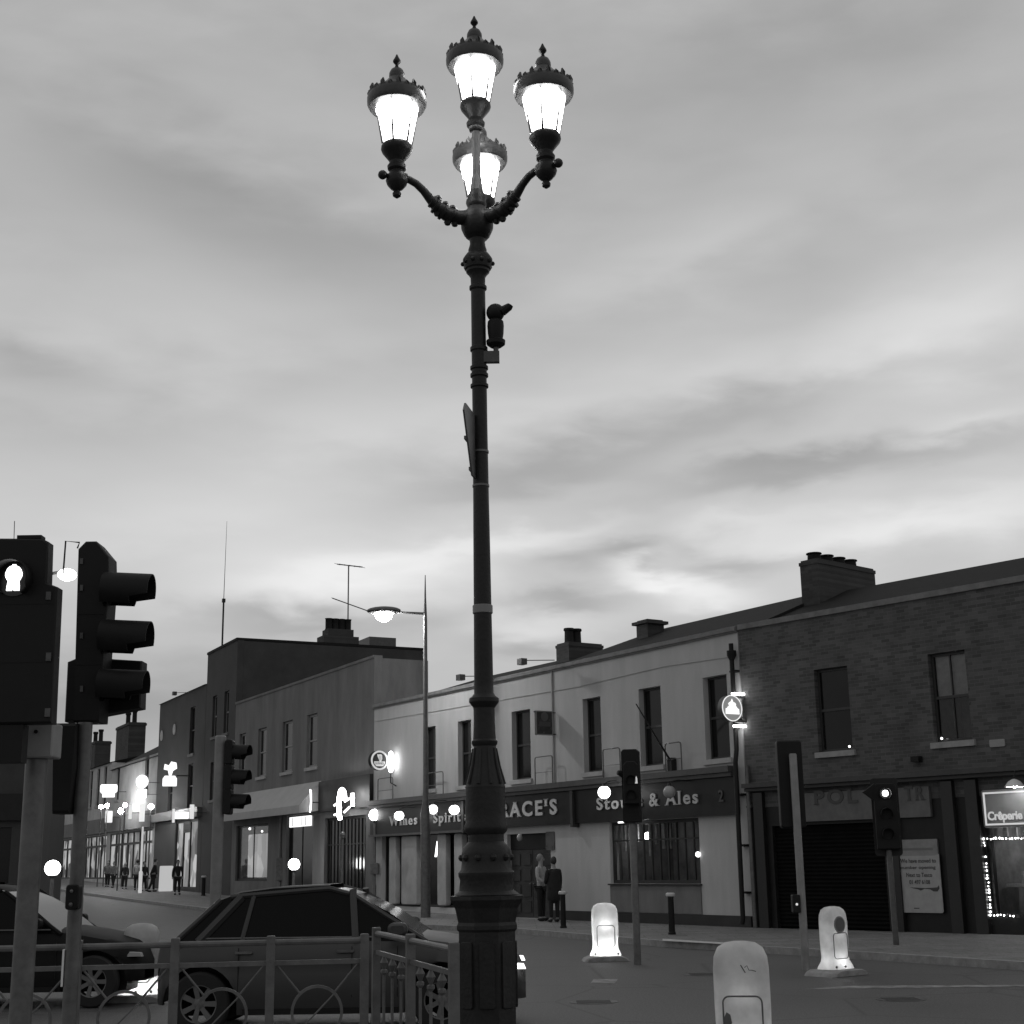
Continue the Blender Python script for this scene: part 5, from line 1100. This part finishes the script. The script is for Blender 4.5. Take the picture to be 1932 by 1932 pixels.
# ================================================================== illuminated bollards
def bollard(px, pyb, label, rz, W, h=.98, w=.46, disc_mark=False, extra=None):
    g = G(px, pyb, 0); o = thing('traffic_bollard', label, 'bollard', (g.x, g.y, 0), rz, 'illuminated white traffic bollards')
    base = MB(); P = [(-.40, 0), (.40, 0), (.36, .05), (.27, .085), (-.27, .085), (-.36, .05)]
    base.prism(P, -.30, .30, .04); base.build('base_plate', KERB, o)
    # body: stacked rounded-rectangle sections
    secs = [(.092, .54, .36), (.12, .53, .35), (.20, .455, .25), (.26, .44, .235), (.5, w, .24), (h - .22, w, .24), (h - .12, w * .96, .225), (h - .05, w * .82, .19), (h - .012, w * .55, .13), (h, w * .2, .05)]
    vs = []; fs = []; n = 28
    for z, a, b in secs:
        for k in range(n):
            t = 2 * PI * k / n; e = .45; cx = abs(math.cos(t)) ** e * (1 if math.cos(t) > 0 else -1); sy = abs(math.sin(t)) ** e * (1 if math.sin(t) > 0 else -1)
            vs.append((a / 2 * cx, b / 2 * sy, z))
    for i in range(len(secs) - 1):
        for k in range(n): a = i * n + k; b = i * n + (k + 1) % n; fs.append((a, b, b + n, a + n))
    fs.append(tuple((len(secs) - 1) * n + k for k in range(n))); fs.append(tuple(range(n - 1, -1, -1)))
    MB().add(vs, fs).build('shell', BOLT, o, True, 50)
    f = MB(); ln = .007
    for sgn in (-1, 1):
        y = sgn * (.118 + .006)
        a, b, c, d = -.155, .155, .24, .60
        r = rrect(a, b, c, d, .05, 5); f.tube([(p[0], y, p[1]) for p in r] + [(r[0][0], y, r[0][1])], ln, 5)
    f.build('panel_outline', mat('panel_seam', .12, .6), o)
    if disc_mark:
        q = disc(MB(), (0, h - .26), .12, -.006, .006, 28, hole=.10); q.xf(Matrix.Translation((0, -.124, 0))); q.build('round_mark', mat('mark_grey', .2, .5), o)
        q = disc(MB(), (0, h - .26), .098, -.004, .004, 28); q.xf(Matrix.Translation((0, -.122, 0))); q.build('round_plate', GHOST, o)
    for x in (-.2, 0, .2): MB().ball((x, -.185, .13), .018, 8).build('bolt', GALV, o, True)
    if W: plight('bollard_light', (0, 0, .16), W, o, .04); plight('bollard_light', (0, 0, .62), W * .22, o, .05)
    if extra: extra(o)
    return o
bollard(1143, 1813, 'brightly glowing white traffic bollard just left of the middle traffic signal pole', rad(4), 11)
bollard(1578, 1840, 'white traffic bollard with a round mark, turned sideways, right of the tall signal pole', rad(38), 3.0, disc_mark=True)
def scr(o):
    c = mat('scribble', .05, .6)
    MB().tube([(-.0, -.128, .84), (.035, -.128, .78)], .004, 5).build('scratch', c, o); MB().tube([(.03, -.128, .82), (.05, -.128, .835), (.065, -.128, .80), (.09, -.128, .80), (.12, -.126, .79)], .003, 5).build('scratch', c, o)
    P = [(-.15, .28), (-.13, .28), (-.115, .34), (-.09, .40), (-.10, .46), (-.13, .48), (-.15, .44), (-.15, .38), (-.14, .33)]
    MB().prism(P, -.132, -.124).build('dirt_mark', GHOST, o)
bollard(1408, 2026, 'large nearest white traffic bollard, scuffed and dim, at the bottom of the view', rad(-9), 1.35, h=1.02, w=.45, extra=scr)
bollard(262, 1889, 'white traffic bollard glowing at its foot between the two dark cars', rad(0), 12)
# short dark posts with pale caps on the far pavement
def short_post(px, pyb, label):
    g = G(px, pyb, .12); o = thing('short_post', label, 'bollard', (g.x, g.y, .12), 0, 'short dark posts with pale caps')
    MB().lathe([(.085, -.05), (.085, .04), (.07, .06), (.065, .80)], 14).build('post', BLACK, o, True)
    MB().lathe([(.085, .802), (.105, .82), (.105, .86), (.08, .885)], 14).build('cap', LETTER, o, True)
short_post(1063, 1751, 'short dark post with a pale cap beside the two people at the pub door')
short_post(1268, 1763, 'short dark post with a pale cap before the barred pub window')
short_post(441, 1718, 'short dark post with a pale cap before the dark row house') if False else None

# ================================================================== guard railing
def rail_panel(x0, y0, x1, y1, label, style, nb, wide_end=False):
    v = Vector((x1 - x0, y1 - y0)); L_ = v.length; o = thing('guard_rail', label, 'railing', (x0, y0, .12), math.atan2(v.y, v.x), 'grey railings round the pavement corner'); IRONG = mat('railing_paint', .115, .5, 0, 6, .3, .2, 30)
    H = .98
    MB().tube([(0, 0, H), (L_, 0, H)], .024, 10).build('top_rail', IRONG, o, True)
    MB().box(0, L_, -.012, .012, H - .17, H - .135).build('middle_rail', IRONG, o)
    MB().box(0, L_, -.012, .012, .10, .135).build('bottom_rail', IRONG, o)
    for i in range(nb + 1):
        x = L_ * i / nb; MB().rbox(x - .033, x + .033, -.033, .033, -.02, H + .05, .012).build('post', IRONG, o)
        if i < nb:
            w = L_ / nb; cx = x + w / 2
            if style == 'ring':
                q = disc(MB(), (cx, .46), .2, -.008, .008, 28, hole=.178); q.build('ring', IRONG, o)
                MB().tube([(x + .05, 0, .13), (cx - .13, 0, .32)], .009, 6).tube([(cx + .13, 0, .6), (x + w - .05, 0, H - .17)], .009, 6).tube([(x + .05, 0, H - .17), (cx - .13, 0, .6)], .009, 6).tube([(cx + .13, 0, .32), (x + w - .05, 0, .13)], .009, 6).tube([(cx - .14, 0, .32), (cx + .14, 0, .60)], .007, 6).build('diagonal_bar', IRONG, o)
            else:
                k = 4
                for j in range(1, k):
                    xx = x + w * j / k; MB().lathe([(.012, .13), (.012, .66), (.03, .68), (.03, .70), (.012, .71), (.036, .76), (.004, .82)], 8, (xx, 0, 0)).build('baluster', IRONG, o, True)
E_ = 1.10
a = G(-40, 1791, E_); b = G(688, 1774, E_)
rail_panel(a.x, a.y, b.x, b.y, 'long grey railing with rings and diagonal bars, in front of the dark cars', 'ring', 4)
a = G(710, 1761, E_); b = G(856, 1792, E_)
rail_panel(b.x, b.y, a.x, a.y, 'short grey railing with pointed balusters running away, left of the lamp post foot', 'bal', 2)

# ================================================================== cars
def make_car(label, loc, rz, paint, L_=4.3, W=1.78, H=1.46, hatch=True, wb=2.58, lights=True, fo=.86):
    o = thing('parked_car' if False else 'car', label, 'car', loc, rz)
    r = .315; fx = L_ / 2 - fo; rx = fx - wb
    # body lofted along its length, arches cut by raising the sill line
    x0, x1 = -L_ / 2, L_ / 2
    def interp(P, x):
        for (a, za2), (b, zb2) in zip(P, P[1:]):
            if a <= x <= b: t = (x - a) / (b - a); return za2 + (zb2 - za2) * t
        return P[-1][1]
    topc = [(x0, .72), (x0 + .03, .84), (x0 + .10, .93), (x0 + .3, .965), (-.4, .965), (x1 - 1.1, .945), (x1 - .8, .90), (x1 - .45, .83), (x1 - .2, .76), (x1 - .06, .66), (x1, .52)]
    wdc = [(x0, .80), (x0 + .06, .88), (x0 + .25, .95), (x0 + .7, .985), (-.2, 1), (x1 - 1.0, .985), (x1 - .45, .93), (x1 - .15, .82), (x1 - .04, .70), (x1, .60)]
    ra = r + .075
    xs_ = sorted(set([x0, x0 + .03, x0 + .06, x0 + .1, x0 + .18, x1 - .2, x1 - .12, x1 - .06, x1 - .03, x1] + [x0 + .25 + (L_ - .5) * k / 26 for k in range(27)] + [c + ra * math.cos(PI * k / 14) for c in (rx, fx) for k in range(15)] + [c + sg * (ra + .004) for c in (rx, fx) for sg in (-1, 1)]))
    vs = []; fs = []; m = 0
    for x in xs_:
        tz = interp(topc, x); hw_ = W / 2 * interp(wdc, x); zb_s = .20 + (.10 if x < x0 + .2 or x > x1 - .25 else 0)
        for c in (rx, fx):
            if abs(x - c) < ra: zb_s = max(zb_s, .30 + math.sqrt(max(0, ra * ra - (x - c) ** 2)))
        half = [(hw_ - .10, zb_s + .0), (hw_ - .035, zb_s), (hw_ - .006, .34), (hw_ + .004, .46), (hw_, .60), (hw_ - .014, .70), (hw_ - .006, .735), (hw_ - .05, .86), (hw_ - .10, .94), (hw_ - .20, .965), (hw_ * .5, .985), (0, .99)]
        k0 = tz / .965; P = [(y, max(zb_s, min(z * (k0 if z > .5 else 1), tz + .02))) for y, z in half]
        full = [(-y, z) for y, z in P] + [(y, z) for y, z in P[-2::-1]]; m = len(full)
        vs += [(x, y, z) for y, z in full]
    for i in range(len(xs_) - 1):
        for k in range(m - 1): a = i * m + k; fs.append((a, a + m, a + m + 1, a + 1))
    fs.append(tuple(range(m))); fs.append(tuple((len(xs_) - 1) * m + k for k in range(m - 1, -1, -1)))
    body = MB().add(vs, fs).build('body', paint, o, True, 40)
    ub = MB().box(x0 + .15, x1 - .2, -W / 2 + .28, W / 2 - .28, .18, .7)
    ub.build('underbody', BLACK, o)
    # greenhouse
    wsb, wst = x1 - 1.05, x1 - 1.85; rt = x0 + (.62 if hatch else 1.05); rb = x0 + (.12 if hatch else .45)
    zb = .93; zr = H; wi = W / 2 - .09; wt = W / 2 - .26
    zb = .90
    ph = [(wsb + .05, zb), (wsb - .38, zb + (zr - zb) * .52), (wst + .06, zr - .10), (wst - .12, zr - .055), (wst - .45, zr - .02), (-.15, zr), (rt + .55, zr - .02), (rt + .2, zr - .06), (rt, zr - .13), (rt - .16, zb + (zr - zb) * .5), (rb, zb + .02)]
    vs = []; n = len(ph)
    for sgn in (-1, 1):
        for x, z in ph: t = (z - zb) / (zr - zb); vs.append((x, sgn * (wi + (wt - wi) * t), z))
    fs = [tuple(range(n - 1, -1, -1)), tuple(range(n, 2 * n))] + [(k, (k + 1) % n, (k + 1) % n + n, k + n) for k in range(n)]
    MB().add(vs, fs).build('window_glass', CARG, o, True, 40)
    rf = MB(); ring = [(wst + .06, zr - .098), (wst - .12, zr - .045), (wst - .45, zr - .010), (-.15, zr + .012), (rt + .55, zr - .008), (rt + .2, zr - .045), (rt - .02, zr - .125)]
    vs = []; n = len(ring)
    for sgn, dz in ((-1, -.045), (-1, 0), (1, 0), (1, -.045)):
        for x, z in ring: vs.append((x, sgn * (wt - (.06 if dz == 0 else -.015)), z + dz))
    fs = []
    for j in range(3):
        for k in range(n - 1): a = j * n + k; fs.append((a, a + n, a + n + 1, a + 1))
    rf.add(vs, fs)
    rf.build('roof', paint, o, True, 50)
    for sgn in (-1, 1):
        pl_ = MB()
        def P(x, z): t = (z - zb) / (zr - zb); return Vector((x, sgn * (wi + (wt - wi) * t + .006), z))
        for (xa, za_), (xb2, zb2), rr in (((wsb + .04, zb - .01), (wst + .05, zr - .1), .026), ((.15, zb), (.1, zr - .05), .04), ((rb + .05, zb + .02), (rt - .0, zr - .13), .03), ((rb + .3, zb + .02), (rt + .22, zr - .10), .05), ((rb + .75, zb), (rb + .85, zr - .08), .025)):
            a, b = P(xa, za_), P(xb2, zb2); pl_.tube([a, b], rr, 6)
        pl_.tube([P(wst, zr - .085), P(-.15, zr - .03), P(rt + .1, zr - .1)], .028, 6)
        pl_.build('pillar', paint, o, True)
    for sgn in (-1, 1): MB().tube([(rb + .3, sgn * (W / 2 - .088), .955), (wsb - .1, sgn * (W / 2 - .092), .945)], .011, 6).build('window_trim', GALV, o)
    for cx in (rx, fx):
        for sgn in (-1, 1):
            M = Matrix.Translation((cx, sgn * (W / 2 - .12), r)) @ Matrix.Rotation(rad(90) * sgn, 4, 'X')
            q = MB().lathe([(r * .60, -.1), (r * .93, -.1), (r, -.07), (r, .07), (r * .93, .1), (r * .62, .1), (r * .60, .08)], 30, cap=False); q.xf(M); w_ = q.build('wheel', TYRE, o, True)
            q = MB().lathe([(.03, -.085), (.06, -.075), (.07, -.07)], 16)
            for k in range(7):
                a = 2 * PI * k / 7; c, s_ = math.cos(a), math.sin(a); t = Vector((-s_, c, 0)) * .022; d = Vector((c, s_, 0))
                V = [d * .05 - t + Vector((0, 0, -.078)), d * .05 + t + Vector((0, 0, -.078)), d * r * .6 + t * 1.3 + Vector((0, 0, -.088)), d * r * .6 - t * 1.3 + Vector((0, 0, -.088))]
                V += [v + Vector((0, 0, .03)) for v in V]; q.add(V, [(3, 2, 1, 0), (4, 5, 6, 7), (0, 1, 5, 4), (1, 2, 6, 5), (2, 3, 7, 6), (3, 0, 4, 7)])
            q.lathe([(r * .56, -.09), (r * .62, -.095), (r * .62, .05)], 30, cap=False)
            q.xf(M); q.build('rim', ALLOY, w_, True)
    for sgn in (-1, 1):
        MB().prism([(x1 - .2, .60), (x1 + .002, .60), (x1 - .02, .65), (x1 - .16, .66)], sgn * (W / 2 - .17) - .1 * (sgn > 0), sgn * (W / 2 - .17) + .1 * (sgn < 0), .01).build('headlight', LAMPS if lights else GLOBEOFF, o)
        MB().prism([(x0 - .005, .70), (x0 + .28, .74), (x0 + .22, .92), (x0 + .02, .88)], sgn * (W / 2 - .10) - .07 * (sgn > 0), sgn * (W / 2 - .10) + .07 * (sgn < 0), .01).build('tail_light', mat('tail_light', .08, .2), o)
        MB().prism(rrect(wsb - .36, wsb - .16, .96, 1.09, .05), sgn * (W / 2 + .08) - .09, sgn * (W / 2 + .08) + .09, .03).build('mirror', paint, o)
        for xx in (.05, -1.0): MB().rbox(xx - .09, xx + .09, sgn * (W / 2 - .02) - .02, sgn * (W / 2 - .02) + .02, .80, .825, .01).build('door_handle', GALV, o)
        sm2 = MB()
        for xx in (fx - .46, .12, -1.05): sm2.box(xx - .004, xx + .004, sgn * (W / 2 - .012) - .006, sgn * (W / 2 - .012) + .006, .36, .86)
        sm2.box(rx + .45, fx - .45, sgn * (W / 2 - .025) - .012, sgn * (W / 2 - .025) + .012, .20, .26)
        sm2.build('door_seam', BLACK, o)
    return o
c1 = G(378, 1937, 0)
YC = 16.3
xr = atY(377, 1890, YC - .8).x
car1 = make_car('dark car behind the railings, its nose hidden by the ornate lamp post', (xr + .0 + 2.58 + .86 - 2.2, YC, 0), 0, CARP, L_=3.82, H=1.47, wb=2.50)
car1.location.x = xr + (2.50 - (3.82 / 2 - .86))
YD = 19.6
xr2 = atY(176, 1835, YD - .8).x
car2 = make_car('black car at the left edge, mostly hidden behind the two nearest signal poles', (xr2 - (4.2 / 2 - .58), YD, 0), 0, CARP2, L_=4.2, H=1.52, fo=.58, hatch=False, lights=False)

# ================================================================== people
def skin_mesh(name, joints, bones, m, parent, sub=2, root=0):
    me = bpy.data.meshes.new(name); me.from_pydata([j[0] for j in joints], bones, []); me.update()
    o = bpy.data.objects.new(name, me); COL.objects.link(o)
    md = o.modifiers.new('s', 'SKIN'); md.use_smooth_shade = True; md.branch_smoothing = .6
    for i, j in enumerate(joints):
        rr = j[1] if isinstance(j[1], tuple) else (j[1], j[1]); me.skin_vertices[0].data[i].radius = rr
        me.skin_vertices[0].data[i].use_root = (i == root)
    s_ = o.modifiers.new('d', 'SUBSURF'); s_.levels = sub; s_.render_levels = sub
    dg = bpy.context.evaluated_depsgraph_get(); m2 = bpy.data.meshes.new_from_object(o.evaluated_get(dg))
    bpy.data.objects.remove(o); m2.materials.clear(); m2.materials.append(m)
    ob = bpy.data.objects.new(name, m2); COL.objects.link(ob)
    for p in m2.polygons: p.use_smooth = True
    if parent: ob.parent = parent
    return ob
def person(label, loc, rz, H=1.74, top=CLOD, legs=CLOD, hair=HAIR, stride=.0, arms=(.0, .0), bag=False, group=None, lean=0.0, bend=(0, 0)):
    k = H / 1.75; o = thing('person', label, 'person', loc, rz, group)
    # facing -y
    def V(x, y, z): return (x * k, (y - lean * z) * k, z * k)
    hipz = .92; st = stride
    def arm(s_, fw, el):
        sh = V(s_ * .185, 0, 1.42); eb = V(s_ * .225, -.08 * fw, 1.13); hd = V(s_ * (.22 - .1 * el), -.14 * fw - .28 * el, .88 + .26 * el); return sh, eb, hd
    J = [(V(0, 0, hipz), .13), (V(0, 0, 1.15), .115), (V(0, .01, 1.36), .12), (V(0, .01, 1.47), .06), (V(0, -.005, 1.56), .055), (V(0, -.01, 1.66), (.082, .10)), (V(0, -.01, 1.73), (.06, .075))]
    Bn = [(0, 1), (1, 2), (2, 3), (3, 4), (4, 5), (5, 6)]
    for s_, ar in ((-1, arms[0]), (1, arms[1])):
        sh, eb, hd = arm(s_, .3 if not stride else s_ * 1.2, ar); i = len(J)
        J += [(sh, .055), (eb, .038), (hd, .028), ((hd[0] * 1.0, hd[1] - .05 * ar * k, hd[2] - .085 * k * (1 - ar)), .03)]
        Bn += [(2, i), (i, i + 1), (i + 1, i + 2), (i + 2, i + 3)]
    for s_ in (-1, 1):
        i = len(J); d = s_ * st
        J += [(V(s_ * .095, 0, .86), .085), (V(s_ * .10, -.10 * d - .03 * abs(st), .48), .055), (V(s_ * .10, -.26 * d, .09 + (.03 if d < 0 else 0)), .038), (V(s_ * .115, -.26 * d - .15, .04), .032)]
        Bn += [(0, i), (i, i + 1), (i + 1, i + 2), (i + 2, i + 3)]
    body = skin_mesh('body', J, Bn, SKIN, o)
    T = [(V(0, 0, .88), .15), (V(0, 0, 1.1), .135), (V(0, .01, 1.36), .145), (V(0, .01, 1.455), .085)]; Bt = [(0, 1), (1, 2), (2, 3)]
    for s_, ar in ((-1, arms[0]), (1, arms[1])):
        sh, eb, hd = arm(s_, .3 if not stride else s_ * 1.2, ar); i = len(T); T += [(sh, .075), (eb, .056), (tuple(eb[q] + (hd[q] - eb[q]) * .9 for q in range(3)), .044)]; Bt += [(2, i), (i, i + 1), (i + 1, i + 2)]
    skin_mesh('jacket', T, Bt, top, o)
    Q = [(V(0, 0, .93), .135)]; Bq = []
    for s_ in (-1, 1):
        i = len(Q); d = s_ * st; Q += [(V(s_ * .095, 0, .84), .10), (V(s_ * .10, -.10 * d - .03 * abs(st), .48), .072), (V(s_ * .10, -.26 * d, .10 + (.03 if d < 0 else 0)), .056)]; Bq += [(0, i), (i, i + 1), (i + 1, i + 2)]
    skin_mesh('trousers', Q, Bq, legs, o)
    sh_ = MB()
    for s_ in (-1, 1):
        d = s_ * st; c = V(s_ * .105, -.26 * d - .06, .045); q = MB().ball((0, 0, 0), .13 * k, 14, .4); q.xf(Matrix.Translation(c) @ Matrix.Diagonal((.42, 1.05, .9, 1))); sh_.add(q.v, q.f)
    sh_.build('shoe', BLACK, o, True)
    q = MB().ball((0, 0, 0), .104 * k, 18, 1.12); q.xf(Matrix.Translation(V(0, .018, 1.675)) @ Matrix.Diagonal((.84, .98, 1, 1))); q.build('hair', hair, o, True)
    fc = MB().ball(V(0, -.108, 1.625), .016 * k, 8, 1.5).ball(V(-.033, -.098, 1.65), .009 * k, 6).ball(V(.033, -.098, 1.65), .009 * k, 6)
    fc.build('face_feature', SKIN, body, True)
    if bag: MB().rbox(.24 * k, .29 * k, -.12, .12, .55 * k, .85 * k, .04).build('bag', top, o)
    return o
pY = PUB.W(PUB.s(1030, 1728, -.8), -.8, .125)
person('person in a pale top, standing close behind another person at the pub door', (pY.x - .12, pY.y, .125), rad(60), 1.78, CLOL, CLOD, mat('fair_hair', .2, .7), arms=(.6, .3))
pY2 = PUB.W(PUB.s(1046, 1730, -1.1), -1.1, .125)
person('person in a long dark coat with their back turned, at the pub door', (pY2.x, pY2.y, .125), rad(205), 1.70, CLOD, CLOD, arms=(.0, .6))
ct = skin_mesh('coat', [((0, .0, .45), .25), ((0, 0, .9), .215), ((0, .01, 1.3), .17), ((0, .01, 1.4), .12)], [(0, 1), (1, 2), (2, 3)], CLOD, [o_ for o_ in bpy.data.objects if o_.name.startswith('person')][-1])
# people down the street
def far_person(px, pyf, pyt, label, rz, **kw):
    # distance from apparent height
    Y = min(1.72 * FP * .985 / (pyf - pyt), DRK.W(DRK.s(px, pyf, -1.6), -1.6).y); p = atY(px, pyf, Y); z = zg(Y) + .124
    return person(label, (p.x, Y, z), rz, min(1.72, (pyf - pyt) * Y / FP / .985), group=None, **kw)
far_person(285, 1671, 1614, 'person in dark clothes leaning forward, left of the white board on the far pavement', rad(100), lean=.12, stride=.5)
far_person(271, 1669, 1618, 'person in dark clothes right behind the leaning person on the far pavement', rad(60), stride=.4)
far_person(258, 1668, 1615, 'person in pale top and dark trousers beside the tall white post', rad(180), top=CLOL)
far_person(235, 1661, 1616, 'person with fair hair walking, third group from the right on the far pavement', rad(20), hair=CLOL, stride=.6)
far_person(214, 1659, 1614, 'person walking alone near the far dark doorway', rad(-20), stride=.7, top=GREYR)
far_person(203, 1657, 1612, 'person in a grey coat, leftmost on the far pavement', rad(0), top=FARG, stride=.3)
far_person(334, 1680, 1620, 'person in black with white shoes, standing just right of the white board', rad(30), stride=.2)
p = atY(384, 1672, 67); o = thing('short_post', 'short dark post with a pale cap at the corner of the dark row house', 'bollard', (p.x, 67, zg(67) + .12), 0, 'short dark posts with pale caps')
MB().lathe([(.11, -.05), (.11, .04), (.09, .06), (.085, .80)], 14).build('post', BLACK, o, True); MB().lathe([(.10, .802), (.12, .82), (.12, .86), (.09, .885)], 14).build('cap', LETTER, o, True)
# white board on the far pavement
Yb = 74.0; p = atY(313, 1666, Yb)
ab = thing('sandwich_board', 'bright white folding board on the far pavement by the lit shop', 'board', (p.x, Yb, zg(Yb) + .124), rad(8))
for y, t in ((-.22, .16), (.22, -.16)):
    q = MB().rbox(-.33, .33, -.015, .015, 0, 1.25, .05); q.xf(Matrix.Translation((0, y, 0)) @ Matrix.Rotation(-t, 4, 'X')); q.build('panel', emis('board_added_glow', .45), ab)  # light falling on the board put in as a glow of its own
tp = atY(265, 1660, 72); o = thing('white_post', 'slim bright white post in the middle of the far pavement', 'post', (tp.x, 72, zg(72) + .12), 0)
MB().lathe([(.09, 0), (.09, 1.0), (.05, 1.05), (.05, atY(265, 1560, 72).z - zg(72) - .12)], 12).build('post', emis('post_added_glow', .5), o, True)  # plain white post, its brightness put in as glow
print('objects', len(bpy.data.objects))
